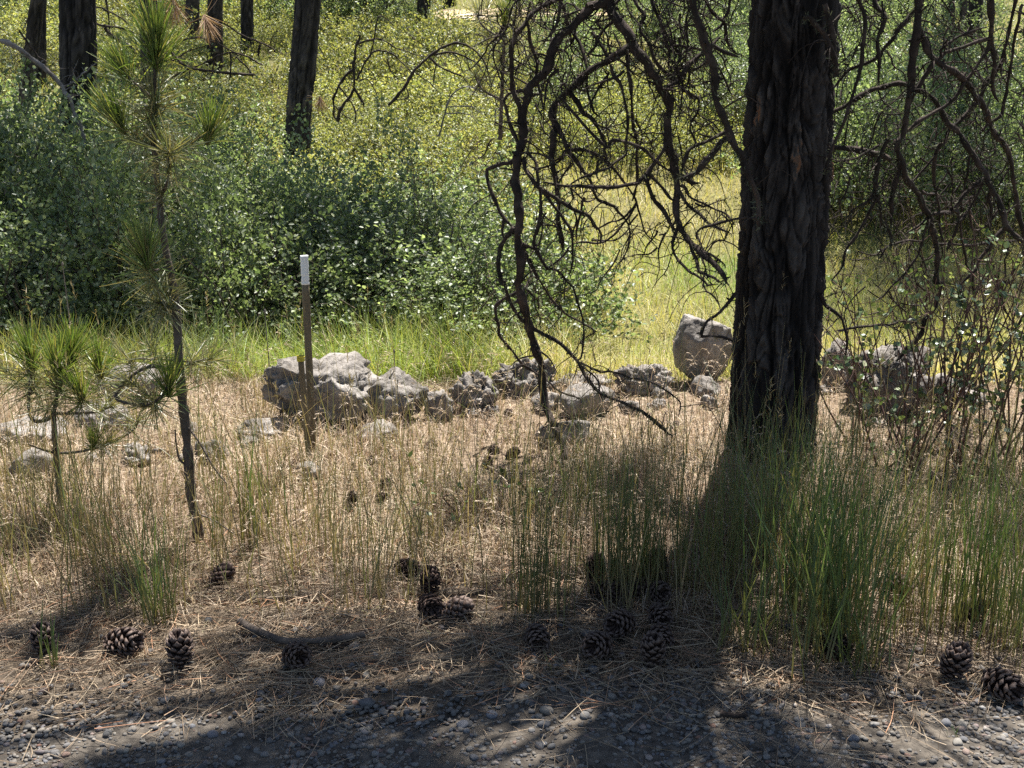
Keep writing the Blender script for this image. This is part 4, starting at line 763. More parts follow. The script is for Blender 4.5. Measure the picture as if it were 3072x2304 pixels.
# round leaved shrub with red-brown stems, right of the trunk
def wand_shrub(u, v, n, hgt, seed, label, nl=16, lsz=.03):
    g = np.random.default_rng(seed); b = gp(u, v); o = bpy.data.objects.new('leafy_shrub', None); COL.objects.link(o); o.location = b; tag(o, label, 'shrub', 'round leaved shrubs by the trunk')
    tw = MB(); lf = MB()
    for k in range(n):
        a = g.uniform(0, 6.28); le = g.uniform(.05, .45); h = hgt * g.uniform(.55, 1.05); e = np.array([math.cos(a) * le, math.sin(a) * le, h]); st = np.array([g.normal() * .07, g.normal() * .07, -.02])
        P = catmull([st, (st + e) / 2 + g.normal(size=3) * .05, e], 14); V, Q = tube(P, np.linspace(.005, .0015, 14), 5); tw.add(V, Q)
        for q in range(5):
            i = g.integers(4, 13); d = unit(g.normal(size=3) + np.array([0, 0, .6])); ln = g.uniform(.06, .2); Pt = catmull([P[i], P[i] + d * ln * .5 + g.normal(size=3) * .01, P[i] + d * ln], 5); V, Q = tube(Pt, np.linspace(.0022, .001, 5), 4); tw.add(V, Q)
            m = nl // 4; tt_ = g.uniform(.2, 1, m); Pl = P[i] + d * (ln * tt_)[:, None]; ll = lsz * g.uniform(.6, 1.15, m)
            V, Q = leaves(Pl, unit(d + g.normal(size=(m, 3))), unit(g.normal(size=(m, 3)) + np.array([0, 0, .8])), ll, ll * .82, .15); lf.add(V, Q)
    link('stems', tw.mesh('stems', [M['red_twig']]), o); link('foliage', lf.mesh('foliage', [M['round_leaf']]), o)
wand_shrub(2720, 1420, 12, .95, 1, 'sparse round leaved shrub in front of the overgrown boulder')
wand_shrub(2900, 1430, 16, 1.05, 2, 'round leaved shrub with red brown stems near the right edge', 22)
wand_shrub(3040, 1400, 14, 1.15, 3, 'round leaved shrub cut by the right edge', 20)
wand_shrub(2590, 1330, 9, .75, 4, 'thin leafy shoots close to the right side of the trunk')
wand_shrub(2820, 1280, 14, 1.1, 5, 'taller round leaved shrub behind the right hand one', 16)
wand_shrub(1340, 1000, 8, 1.15, 6, 'thin upright leafy wand rising from the right end of the thicket', 24, .026)
wand_shrub(1480, 1560, 5, .16, 7, 'tiny green leafy plant in the dry grass', 14, .025)

# ------------------------------------------------------------------ pine saplings
def tuft_mesh(seed, n, L, wd, back, mat, stem_len):
    """a brush of long needles round a shoot that points along +Z; back: share of needles sweeping back"""
    g = np.random.default_rng(seed); a = g.uniform(0, 6.28, n); z = g.uniform(-stem_len, 0, n) ; open_ = np.where(g.random(n) < back, g.uniform(1.1, 2.1, n), g.uniform(.1, .85, n) )
    open_ = np.clip(open_ * (.55 + .75 * (-z / stem_len)), .08, 2.3)
    D = np.stack([np.cos(a) * np.sin(open_), np.sin(a) * np.sin(open_), np.cos(open_)], 1); ln = L * g.uniform(.7, 1.08, n)
    P = np.stack([np.cos(a) * .003, np.sin(a) * .003, z], 1); bend = g.normal(size=(n, 3)) * .012
    V, Q, t = ribbons(P, D, ln, wd, bend, 3, None, .45, g)
    return mesh('needles', V, Q, mats=[mat])
TM = [tuft_mesh(50 + k, 140, .155, .0042, .12, M['needle'], .055) for k in range(3)]
TO = [tuft_mesh(60 + k, 84, .15, .0038, .7, M['needle_old'], .09) for k in range(3)]
SH = None
def shoot_mesh():
    P = np.array([[0, 0, -.05], [0, 0, -.02], [0, 0, 0], [0, 0, .012]]); V, Q = tube(P, np.array([.005, .005, .0045, .0012]), 7); return mesh('shoot', V, Q, mats=[M['shoot']])
SH = shoot_mesh()
def orient(o, d):
    q = Vector(d).to_track_quat('Z', 'X'); o.rotation_euler = q.to_euler()
def sapling(name, label, stem, w, Y, branches, tips, seed):
    """stem: pixels; branches: (pixels, w, dY at the end); tips: (u, v, dY, dir, scale, kind)"""
    g = np.random.default_rng(seed); base = px(*stem[0], Y); o = bpy.data.objects.new(name, None); COL.objects.link(o); o.location = base; tag(o, label, 'sapling', 'young pines')
    def tubeobj(nm, pix, w0, w1, dY0, dY1, sides=8):
        n = len(pix); P = np.array([px(u, v, Y + dY0 + (dY1 - dY0) * i / (n - 1)) for i, (u, v) in enumerate(pix)]) - base
        m = max(12, n * 7); P = catmull(P, m); s = ppm(*pix[0], Y); V, Q = tube(P, np.linspace(w0, w1, m) / s / 2 * (1 + .08 * g.normal(size=m)), sides, .05, seed)
        link(nm, mesh(nm, V, Q, mats=[M['stem']]), o); return P
    tubeobj('stem', stem, w[0], w[1], 0, 0, 10)
    for pix, w0, w1, d in branches: tubeobj('branch', pix, w0, w1, 0, d)
    for (u, v, dY, d, sc, kind) in tips:
        P = px(u, v, Y + dY) - base; t = (TM if kind == 'n' else TO)[g.integers(3)]; t = bpy.data.objects.new('needle_tuft', t); COL.objects.link(t); t.parent = o; t.location = P; t.scale = (sc * (.95 if kind == 'n' else .86),) * 3; orient(t, d)
        t.rotation_euler.rotate_axis('Z', g.uniform(0, 6.28))
        if kind == 'n':
            s_ = bpy.data.objects.new('shoot', SH); COL.objects.link(s_); s_.parent = t
sapling('pine_sapling', 'tall slender young pine with needle brushes up its stem, left of the stakes',
 [(598, 1660), (590, 1560), (572, 1472), (565, 1360), (552, 1240), (538, 1100), (533, 1000), (526, 900), (512, 820), (492, 720), (478, 600), (468, 500), (460, 380), (462, 280), (468, 180), (468, 130)], (34, 9), 3.72,
 [([(462, 440), (420, 425), (385, 410), (352, 362)], 9, 6, -.03), ([(470, 460), (520, 445), (560, 435), (628, 398)], 9, 6, .05), ([(482, 588), (505, 540), (508, 500), (502, 462)], 12, 7, -.18), ([(464, 300), (430, 270), (395, 240), (376, 215)], 8, 5, .04),
  ([(508, 800), (470, 810), (445, 800), (436, 765)], 9, 6, -.08), ([(523, 925), (500, 912), (475, 908), (460, 905)], 14, 6, -.05), ([(536, 1080), (480, 1078), (420, 1076), (388, 1080)], 7, 4, .1), ([(536, 1084), (580, 1084), (640, 1075)], 6, 4, .05),
  ([(540, 1110), (450, 1100), (380, 1140), (350, 1195), (430, 1215), (480, 1195), (505, 1160)], 12, 10, -.1), ([(570, 1400), (540, 1380), (530, 1340), (525, 1290)], 8, 4, -.05), ([(556, 1270), (600, 1330), (640, 1400), (680, 1450)], 8, 4, -.1), ([(590, 1540), (640, 1560), (700, 1600)], 8, 4, -.1)],
 [(468, 122, 0, (.0, -.05, 1), 1.12, 'n'), (467, 165, 0, (0, 0, 1), 1.05, 'n'), (464, 262, 0, (0, -.1, 1), 1.1, 'o'), (461, 300, 0, (0, .1, 1), 1.15, 'o'), (460, 350, 0, (.2, 0, 1), 1.0, 'o'), (462, 420, 0, (0, 0, 1), .9, 'o'),
  (374, 212, .04, (-.45, 0, 1), .85, 'n'), (350, 358, -.03, (-.45, -.1, 1), 1.0, 'n'), (385, 400, -.02, (-.8, 0, .5), .9, 'o'), (630, 396, .05, (.35, 0, 1), .9, 'n'), (575, 430, .03, (.9, 0, .4), .9, 'o'), (502, 458, -.19, (0, -1, .25), 1.05, 'o'), (506, 500, -.14, (.1, -.6, .8), .9, 'o'), (480, 560, -.03, (0, -.3, 1), .85, 'o'),
  (436, 762, -.08, (-.05, 0, 1), 1.05, 'n'), (440, 795, -.08, (-.2, -.3, 1), 1.1, 'o'), (460, 903, -.05, (-.7, -.3, .4), .95, 'o'), (500, 880, -.02, (.6, -.2, .5), .85, 'o'), (480, 930, -.04, (-.2, -.5, -.2), .9, 'o'), (388, 1078, .1, (-.5, 0, .8), .95, 'o'), (450, 1040, .0, (-.2, 0, .9), .85, 'o'), (640, 1074, .05, (.8, 0, .5), .9, 'o'), (580, 1080, .02, (.6, .1, .6), .8, 'o'), (508, 1155, -.1, (.15, -.2, 1), .95, 'n'), (470, 1200, -.08, (.2, -.4, .3), .9, 'o'), (430, 1215, -.07, (-.3, -.5, .2), .85, 'o'), (380, 1140, -.04, (-.7, -.1, .5), .85, 'o')], 1)
sapling('pine_sapling', 'short bushy young pine at the left edge with spreading needle brushes',
 [(192, 1600), (184, 1520), (176, 1450), (168, 1360), (163, 1290), (161, 1235)], (22, 14), 3.95,
 [([(162, 1245), (130, 1262), (100, 1260), (86, 1230), (90, 1150), (90, 1075)], 14, 7, .05), ([(162, 1240), (172, 1180), (172, 1110)], 12, 7, -.05), ([(163, 1240), (230, 1240), (290, 1235), (340, 1215)], 10, 6, -.05), ([(200, 1240), (235, 1215), (240, 1180)], 8, 6, -.08), ([(172, 1160), (205, 1110), (216, 1060)], 8, 6, .03), ([(168, 1360), (240, 1355), (330, 1330), (400, 1290), (415, 1260)], 9, 4, -.1), ([(172, 1360), (130, 1350), (90, 1335)], 8, 4, -.1)],
 [(90, 1068, .05, (-.1, 0, 1), 1.08, 'n'), (88, 1110, .05, (-.1, -.2, 1), 1.1, 'o'), (88, 1160, .05, (-.3, -.3, .6), 1.0, 'o'), (20, 1110, .1, (-.6, 0, .8), 1.0, 'o'), (170, 1095, -.05, (.05, -.1, 1), 1.1, 'n'), (172, 1150, -.05, (.1, -.4, .8), 1.05, 'o'), (216, 1052, .03, (.25, 0, 1), 1.0, 'n'), (212, 1090, .02, (.3, .1, .9), 1.0, 'o'), (240, 1172, -.08, (-.15, -.3, 1), .85, 'n'), (245, 1200, -.08, (.3, -.5, .4), .95, 'o'), (340, 1210, -.05, (.8, 0, .5), .9, 'o'), (300, 1100, .1, (.1, 0, 1), 1.0, 'n'), (310, 1130, .1, (.4, 0, .8), 1.0, 'o'), (130, 1225, -.05, (-.3, -.6, .2), .9, 'o'), (280, 1330, -.08, (.2, -.2, .9), .6, 'n'), (415, 1256, -.1, (.6, 0, .6), .8, 'o'), (330, 1325, -.08, (.6, -.3, .4), .8, 'o')], 2)
sapling('pine_sapling', 'dim young pine behind the upper left of the hanging branches', [(1500, 420), (1505, 300), (1510, 180), (1515, 60)], (14, 8), 6.4,
 [([(1505, 300), (1450, 270), (1425, 230)], 8, 5, .1), ([(1508, 220), (1570, 190), (1600, 150)], 8, 5, -.1), ([(1512, 120), (1450, 80), (1430, 40)], 7, 4, .1)],
 [(1515, 55, 0, (0, 0, 1), 1, 'n'), (1430, 36, .1, (-.5, 0, 1), 1, 'o'), (1425, 225, .1, (-.5, 0, .7), 1, 'o'), (1470, 110, .1, (-.6, 0, .6), 1, 'o'), (1600, 150, -.1, (.5, 0, .7), 1, 'o'), (1540, 110, 0, (.3, -.3, .7), 1, 'o'), (1460, 20, .1, (-.1, 0, .9), 1, 'o'), (1550, 20, 0, (.4, 0, .9), 1, 'o'), (1450, 270, .05, (-.3, -.4, .5), 1, 'o'), (1500, 180, 0, (0, -.6, .5), 1, 'o'), (1560, 260, 0, (.3, -.2, .5), 1, 'o')], 3)
# tufts of dead brown needles caught in the fallen boughs
bt = m_leaf('dead_brown_needle', [(0, (.25, .15, .09)), (1, (.42, .29, .19))], .2, .6, .2)
DT = tuft_mesh(70, 150, .2, .0035, .1, bt, .05)
for (u, v, Y, d, lab) in [(520, 15, 12, (0, 0, -1), 'upper tuft of brown dead needles hanging in the left boughs'), (618, 62, 12.3, (.3, 0, -1), 'lower tuft of brown dead needles hanging in the left boughs'), (960, 300, 11.3, (0, 0, -1), 'small brown needle tuft hanging right of the straight trunk')]:
    o = link('dead_needle_tuft', DT, None, px(u, v, Y), lab, 'needle tuft', 'brown needle tufts'); orient(o, d); o.scale = (1.3 if Y > 11.5 else .7,) * 3

# ------------------------------------------------------------------ survey stakes
def stake(name, label, top, bot, Y, wpx, thick, rz, tip_len, tip_mat, tip_name, ragged, tgrow=.0006):
    A, B_ = px(*top, Y), px(*bot, Y); s = ppm(*top, Y); wd = wpx / s; H = A[2] - B_[2] + .12
    o = link(name, None, None, (B_[0], Y, B_[2] - .12), label, 'stake'); o.rotation_euler = (0, math.atan2(A[0] - B_[0], A[2] - B_[2]), rz)
    g = np.random.default_rng(int(top[0]))
    def lath(z0, z1, mat, nm, grow=0, jag=0):
        nz = 26; zz = np.linspace(z0, z1, nz); hx, hy = wd / 2 + grow, thick / 2 + grow; c = .003
        ring = np.array([(-hx + c, -hy), (hx - c, -hy), (hx, -hy + c), (hx, hy - c), (hx - c, hy), (-hx + c, hy), (-hx, hy - c), (-hx, -hy + c)])
        V = np.array([[(x + .0008 * g.normal(), y + .0008 * g.normal(), z) for x, y in ring] for z in zz]); V[-1, :, 2] += jag * g.normal(size=8)
        V = np.concatenate([V.reshape(-1, 3), [[0, 0, z1 + .001], [0, 0, z0]]]); i = np.arange(nz - 1)[:, None] * 8; j = np.arange(8)[None]; j2 = (j + 1) % 8
        Q = np.stack([i + j, i + j2, i + 8 + j2, i + 8 + j], -1).reshape(-1, 4); k = np.arange(8); T = np.concatenate([np.stack([(nz - 1) * 8 + k, (nz - 1) * 8 + (k + 1) % 8, np.full(8, nz * 8)], 1), np.stack([(k + 1) % 8, k, np.full(8, nz * 8 + 1)], 1)])
        link(nm, mesh(nm, V, Q, T, smooth_=False, mats=[mat]), o)
    lath(0, H - tip_len, M['stake'], 'shaft'); lath(H - tip_len - .002, H, tip_mat, tip_name, tgrow, ragged); return o
stake('survey_stake', 'tall wooden survey stake with white painted top', (912, 767), (942, 1425), 4.45, 21, .017, .5, .115, M['white'], 'painted_top', .001)
stake('survey_stake', 'shorter wooden stake with frayed yellow top against the tall one', (904, 1066), (932, 1420), 4.40, 17, .016, .2, .02, M['yellow'], 'frayed_top', .006, .004)

# ------------------------------------------------------------------ pine cones
def scale_mesh(name):
    # woody scale along +X: narrow stalk widening to a thick reflexed tip with a prickle
    us = np.array([0, .35, .7, .9, 1.0]); wd = np.array([.09, .15, .27, .29, .13]); z = np.array([0, -.05, -.03, .06, .12]); th = np.array([.05, .07, .10, .16, .08])
    V = []
    for u, w_, zz, t_ in zip(us, wd, z, th):
        V += [(u, -w_, zz), (u, 0, zz + t_), (u, w_, zz), (u, 0, zz - t_ * .6)]
    V += [(1.12, 0, .26)]; Q = []
    for i in range(4):
        for j in range(4): Q.append((i * 4 + j, i * 4 + (j + 1) % 4, i * 4 + 4 + (j + 1) % 4, i * 4 + 4 + j))
    T = [(16 + j, 16 + (j + 1) % 4, 20) for j in range(4)]
    return np.array(V, float), np.array(Q), np.array(T)
SV, SQ, ST = scale_mesh('scale')
scale_me = mesh('scale', SV, SQ, ST, mats=[M['cone'], M['cone_tip']])
mi = np.zeros(len(scale_me.polygons), np.int32); mi[12:] = 1; scale_me.polygons.foreach_set('material_index', mi)
def cone_layout(n, L, W, openness, g):
    out = []
    for i in range(n):
        t = (i + .5) / n; a = i * 2.39996 + g.normal() * .05; prof = math.sin(math.pi * min(.12 + .86 * (1 - t) ** .8, 1)) ** .6
        r = W * .5 * prof; tilt = -(.45 - 1.35 * t) * openness + g.normal() * .08; ln = max(r * 1.02, .012) * (1.0 / max(math.cos(tilt), .5)) ** .5
        out.append((t, a, tilt, ln, L * (.06 + .86 * t)))
    return out
core_me = mesh('core', *tube(np.array([[0, 0, .0], [0, 0, .02], [0, 0, .05], [0, 0, .085], [0, 0, .095]]), np.array([.010, .016, .014, .007, .002]), 8), mats=[M['cone']])
CN = 76
def cone_joined(seed):
    g = np.random.default_rng(seed); mb = MB(); mats = []
    for (t, a, tilt, ln, z) in cone_layout(CN, .095, .088, 1, g):
        m = Matrix.Translation((0, 0, z)) @ Matrix.Rotation(a, 4, 'Z') @ Matrix.Rotation(-tilt, 4, 'Y') @ Matrix.Scale(ln, 4)
        R3 = np.array(m.to_3x3()); mb.add(SV @ R3.T + np.array(m.translation), SQ, ST)
    V, Q = tube(np.array([[0, 0, .0], [0, 0, .02], [0, 0, .05], [0, 0, .085], [0, 0, .095]]), np.array([.010, .016, .014, .007, .002]), 8); mb.add(V, Q)
    return mb.mesh('pine_cone', [M['cone']])
CJ = [cone_joined(1), cone_joined(2)]
def cone(u, v, size, tilt, rz, label, detail, seed, sz=1.0):
    """u, v: middle of the cone; size: width in metres; tilt: 0 standing, pi/2 lying"""
    g = np.random.default_rng(seed); size *= .9 * g.uniform(.92, 1.08); b = gp(u, v + 38); k = size / .088; lift = .0 if tilt < .5 else .036 * k * sz
    if detail:
        o = bpy.data.objects.new('pine_cone', None); COL.objects.link(o); link('core', core_me, o)
        for (t, a, tl, ln, z) in cone_layout(CN, .095, .088, 1, g):
            c = bpy.data.objects.new('scale', scale_me); COL.objects.link(c); c.parent = o; c.location = (0, 0, z)
            c.rotation_euler = (Matrix.Rotation(a, 3, 'Z') @ Matrix.Rotation(-tl, 3, 'Y')).to_euler(); c.scale = (ln,) * 3
    else: o = link('pine_cone', CJ[seed % 2])
    off = Matrix.Rotation(rz, 3, 'Z') @ Matrix.Rotation(tilt, 3, 'X') @ Vector((0, 0, -.047 * k))
    o.location = (b[0] + (off[0] if tilt > .5 else 0), b[1] + (off[1] if tilt > .5 else 0), float(gz(b[0], b[1])) + lift + (.0 if tilt < .5 else -.012)); o.rotation_euler = (Matrix.Rotation(rz, 3, 'Z') @ Matrix.Rotation(tilt, 3, 'X')).to_euler(); o.scale = (k, k, k * sz)
    return tag(o, label, 'pine cone', 'pine cones on the ground')
LY = 1.45
CONES = [
 (139, 1930, .080, .1, 0, 'pine cone standing behind the lone grass blades at far left', 1),
 (358, 1925, .092, 1.35, 1.2, 'fat reddish pine cone on its side, second from the left', 1),
 (546, 1968, .088, .0, 0, 'upright open pine cone, third from the left', 1),
 (886, 1962, .088, 1.2, .5, 'pine cone lying in front of the fallen stick', 1),
 (655, 1722, .085, 1.3, 2.5, 'lone pine cone at the grass edge near the tall sapling foot', 0),
 (1292, 1750, .080, .2, 0, 'highest of three cones huddled left of centre', 0),
 (1288, 1806, .085, 1.3, .3, 'left cone of the three huddled left of centre', 0),
 (1354, 1822, .085, 1.4, 2, 'right cone of the three huddled left of centre', 1),
 (1609, 1896, .092, 1.5, .1, 'round pine cone alone just left of the big cone heap', 1),
 (1786, 1705, .085, .3, 0, 'dark pine cone at the upper left of the cone heap', 0),
 (1803, 1762, .080, 1.3, 1, 'pale tipped cone half under the upper left cone of the heap', 0),
 (1897, 1762, .080, 1.4, 2, 'dim pine cone deep in grass in the middle of the heap', 0),
 (1963, 1704, .090, .2, 0, 'topmost pine cone of the heap, standing in grass', 0),
 (1970, 1768, .090, 1.2, .2, 'pine cone just under the topmost one of the heap', 1),
 (1975, 1830, .092, 1.5, .1, 'third cone down the right side of the heap', 1),
 (1869, 1866, .092, 1.3, -.6, 'reddish cone leaning on another in the heap', 1),
 (1800, 1930, .092, 1.25, -.5, 'frontmost left cone of the heap with pale tips', 1),
 (1980, 1888, .085, 1.5, .0, 'cone of the heap showing its star shaped end', 1),
 (1955, 1965, .088, .15, 0, 'dark cone standing at the very front of the heap', 1),
 (2661, 1750, .092, 1.3, 1, 'dim pine cone behind the right green grass clump', 0),
 (2494, 1922, .090, 1.4, .4, 'dark pine cone between the two right grass clumps', 0),
 (2841, 2008, .098, .25, .8, 'upright pine cone near the right edge', 1),
 (2987, 2042, .100, 1.4, .3, 'pine cone lying nearest the right edge', 1),
 (2890, 1830, .080, 1.3, 2, 'small dim pine cone above the two right edge cones', 0),
 (1116, 1362, .050, 1.2, 0, 'pine cone in dry grass below the overhung boulder', 0),
 (1475, 1322, .050, 1.3, 1, 'dark cone in dry grass left of the pale slab', 0),
 (1453, 1376, .050, .4, 1, 'cone in dry grass under the one left of the slab', 0),
 (1286, 1312, .050, 1.3, 2, 'small cone in dry grass near the small gap rock', 0),
 (1141, 1468, .050, 1.2, 1, 'cone in the middle of the dry grass right of the stake', 0),
 (1157, 1424, .050, 1.3, 0, 'half buried cone between two others right of the stake', 0),
 (1059, 1482, .050, .2, 0, 'standing cone in dry grass nearest the stake', 0),
 (1525, 1210, .050, 1.3, 0, 'cone lodged on the jagged dark rock', 0),
 (1995, 1326, .050, 1.3, 1, 'cone in dry grass left of the big trunk foot', 0),
 (2017, 1252, .050, 1.3, 2, 'upper cone in dry grass left of the trunk', 0),
 (1532, 1338, .050, 1.2, 2, 'cone in dry grass touching the pale slab', 0),
 (1210, 1690, .080, 1.3, 1, 'cone hidden in grass above the three huddled ones', 0),
 (2790, 1330, .050, 1.3, 1, 'cone in litter under the round leaved shrubs', 0),
]
for k, c in enumerate(CONES): cone(*c[:5], c[5], c[6], 40 + k, 1.05)

# ------------------------------------------------------------------ fallen stick
def ground_stick(pix, w0, w1, seed, label, parent=None, name='fallen_stick', mat='greywood'):
    P = np.array([gp(u, v) for u, v in pix]); s = ppm(*pix[0], P[0][1]); n = 40; P = catmull(P, n); g = np.random.default_rng(seed); r = np.linspace(w0, w1, n) / s / 2
    P[:, 2] += r * .9 + .018; V, Q = tube(P, r * (1 + .1 * g.normal(size=n)), 9, .06, seed); o = link(name, mesh(name, V, Q, mats=[M[mat]]), parent)
    return tag(o, label, 'stick') if label else o
st = ground_stick([(722, 1890), (745, 1905), (800, 1930), (860, 1950), (960, 1948), (1030, 1940), (1095, 1928)], 24, 22, 1, 'grey fallen stick lying behind a pine cone on the road edge', mat='stem')
ground_stick([(770, 1918), (740, 1925), (715, 1915)], 9, 5, 2, None, st, 'side_twig', 'deadwood')
ground_stick([(975, 1955), (1010, 1962), (1060, 1945)], 10, 6, 3, None, st, 'side_twig', 'deadwood')
ground_stick([(2160, 2165), (2200, 2172), (2240, 2168)], 20, 12, 4, 'short dark bark piece on the gravel right of centre', mat='deadwood')
ground_stick([(1350, 1850), (1400, 1880), (1440, 1998)], 6, 4, 5, 'thin bleached grass stalk fallen across the litter', name='fallen_stalk', mat='greywood')

# ------------------------------------------------------------------ grasses and litter
g = np.random.default_rng(55)
def scatter(n, y0, y1, spread=.5, margin=.35, power=1.0):
    y = y0 * (y1 / y0) ** (g.random(n) ** power); x = g.uniform(-1, 1, n) * (spread * y + margin); return x, y
# needle litter
N = 30000; x, y = scatter(N, 2.3, 4.3); dens = smooth(2.5, 3.0, y + .12 * wob(x, y, 3)) * (1 - .75 * smooth(3.5, 4.2, y)); k = g.random(N) < np.maximum(dens, .05); x, y = x[k], y[k]; N = len(x)
a = g.uniform(0, 6.28, N); D = np.stack([np.cos(a), np.sin(a), g.normal(size=N) * .07], 1); L = g.uniform(.07, .17, N)
P = np.stack([x, y, gz(x, y) + .010 + .022 * g.random(N) ** 2], 1); P -= D * L[:, None] * .5; P[:, 2] = np.maximum(P[:, 2], gz(P[:, 0], P[:, 1]) + .008)
V, Q, t = ribbons(P, D, L, .0019, np.stack([g.normal(size=N) * .02, g.normal(size=N) * .02, g.normal(size=N) * .004], 1), 3, None, .6, g)
link('needle_litter', mesh('needle_litter', V, Q, mats=[M['litter']]), kind='stuff', label='brown fallen pine needles matted along the road edge', cat='needle litter')
# short dry grass
N = 95000; x, y = scatter(N, 2.98, 6.0); d = smooth(3.02, 3.5, y + .22 * wob(x, y, 2.2) + .1 * wob(x, y, 6, 3)); k = g.random(N) < d * (1 - .85 * smooth(5.5, 5.9, y)) * (.25 + .75 * smooth(-.5, .3, wob(x, y, 4.3, 7))) + .03; x, y = x[k], y[k]; N = len(x)
h = g.uniform(.05, .15, N) * (1 + .7 * wob(x, y, 3.1)) * (.6 + .4 * smooth(3.1, 3.8, y)) * (1 - .35 * smooth(4.4, 5.0, y)); P = np.stack([x, y, gz(x, y) - .004], 1)
V, Q, t = blades(P, h, g.uniform(.0018, .0042, N) * (1 + .3 * smooth(3.8, 4.6, y)), g.normal(size=N) * .45, np.abs(g.normal(size=N)) * 1.1, 3, g)
kk = np.clip(.42 + .35 * wob(x, y, 2.7, 1) + .3 * g.normal(size=N), 0, .9); kk = np.where(g.random(N) < .05, 1, kk)
link('dry_grass', mesh('dry_grass', V, Q, mats=[M['straw']], attrs={'k': np.repeat(kk, 8)}), kind='stuff', label='short straw coloured dry grass between road edge and boulders', cat='dry grass')
# nodding seed heads of the dry grass
def heads(P, D, n, ln, wd, g, droop=.6, k=0.55, per=9):
    mb = MB()
    tt_ = np.linspace(0, 1, per); base = P[:, None] + D[:, None] * (ln[:, None] * tt_)[..., None]; base[..., 2] -= (droop * ln)[:, None] * tt_[None] ** 2
    sd = unit(D[:, None] + g.normal(size=base.shape) * .45 + np.array([0, 0, -.3]) * droop.mean()); m = base.reshape(-1, 3)
    V, Q, t = ribbons(m, sd.reshape(-1, 3), np.repeat(ln, per) * g.uniform(.2, .38, len(m)), wd, np.zeros_like(m), 2, None, .1, g); return V, Q
N = 1500; x, y = scatter(N, 3.5, 5.6); h = g.uniform(.12, .28, N); a = g.uniform(0, 6.28, N); lean = g.uniform(.05, .35, N)
H = np.stack([np.cos(a), np.sin(a), 0 * a], 1); P = np.stack([x, y, gz(x, y)], 1); D = unit(H * lean[:, None] + np.array([0, 0, 1])); bend = H * (.25 * h)[:, None]; bend[:, 2] = -.08 * h
V, Q, t = ribbons(P, D, h, .0016, bend, 4, None, .6, g); mb = MB(); mb.add(V, Q, k=np.full(len(V), .55))
tip = P + D * h[:, None] + bend; V, Q = heads(tip, unit(H + np.array([0, 0, .15])), N, g.uniform(.03, .06, N), .0032, g, droop=g.uniform(.3, 1.1, N)); mb.add(V, Q, k=np.full(len(V), .72))
link('dry_seed_grass', mb.mesh('dry_seed_grass', [M['straw']]), kind='stuff', label='thin dry stalks with nodding pale seed heads over the dry grass', cat='seed grass')

# tall thin grass, loose stems between the clumps
def stems_mesh(x, y, h, kk, wd, g, lean=.12, curl=.12, segs=4):
    N = len(x); P = np.stack([x, y, gz(x, y) - .005], 1); V, Q, t = blades(P, h, wd, np.abs(g.normal(size=N)) * lean, np.abs(g.normal(size=N)) * curl, segs, g)
    return V, Q, np.clip(np.repeat(kk, (segs + 1) * 2) * (.25 + .75 * np.minimum(t * 2.2, 1)), 0, 1)
N = 6500; x, y = scatter(N, 3.15, 4.6, .5, .3); u = uof(x, y); d = np.where(u > 1480, .42, np.where(u < 800, .75, .6)) * (.25 + .75 * (wob(x, y, 6, 3) > 0)) * (1 - .7 * smooth(4.1, 4.6, y)); k = g.random(N) < d; x, y, u = x[k], y[k], u[k]; N = len(x)
h = g.uniform(.22, .62, N) * np.where(u > 1480, 1.1, 1.0); kk = np.where(u > 1480, g.normal(.5, .25, N), g.normal(.38, .25, N))
mb = MB(); V, Q, q = stems_mesh(x, y, h, np.clip(kk, 0, 1), g.uniform(.0022, .0048, N), g, .2, .22); mb.add(V, Q, k=q)
# seed spikes on some of them
sel = g.random(N) < .2; xs_, ys_ = x[sel], y[sel]; hs = h[sel] * 1.15; Pn = np.stack([xs_, ys_, gz(xs_, ys_)], 1); a = g.uniform(0, 6.28, len(xs_)); D = unit(np.stack([.12 * np.cos(a), .12 * np.sin(a), 0 * a + 1], 1))
V, Q, t = ribbons(Pn, D, hs, .0017, g.normal(size=Pn.shape) * .02, 4, None, .7, g); mb.add(V, Q, k=np.full(len(V), .2))
V, Q = heads(Pn + D * hs[:, None], D, len(xs_), g.uniform(.05, .09, len(xs_)), .003, g, droop=np.full(len(xs_), .12), per=10); mb.add(V, Q, k=np.full(len(V), .12))
link('tall_grass', mb.mesh('tall_grass', [M['tall']]), kind='stuff', label='thin tall grass stems standing along the front of the dry grass', cat='tall grass')

# grass clumps one can tell apart
def clump(u, v, n, h, spread, kmean, label, seed, wd=(.002, .0042), lean=.14, curl=.1):
    g = np.random.default_rng(seed); b = gp(u, v); P = np.stack([g.normal(size=n) * spread, g.normal(size=n) * spread * .7, np.zeros(n) - .005], 1)
    hh = h * g.uniform(.5, 1.08, n); V, Q, t = blades(P, hh, g.uniform(*wd, n), np.abs(g.normal(size=n)) * lean, np.abs(g.normal(size=n)) * curl, 5, g)
    kk = np.clip(g.normal(kmean, .2, n), 0, 1); q = np.clip(np.repeat(kk, 12) * (.3 + .7 * np.minimum(t * 2.0, 1)), 0, 1)
    me = mesh('grass_clump', V, Q, mats=[M['tall']], attrs={'k': q}); return link('grass_clump', me, None, b, label, 'grass', 'tall grass clumps')
clump(2500, 1960, 190, .74, .10, .9, 'largest dense green grass clump in front of the big trunk', 1, (.003, .006), .2, .12)
clump(2440, 1830, 220, .76, .10, .95, 'tall green grass clump just behind the largest one', 2, (.003, .0055), .18, .12)
clump(2570, 2010, 34, .26, .04, 1.0, 'low splayed bright green grass tuft at the road edge right of centre', 3, (.004, .0075), .5, .3)
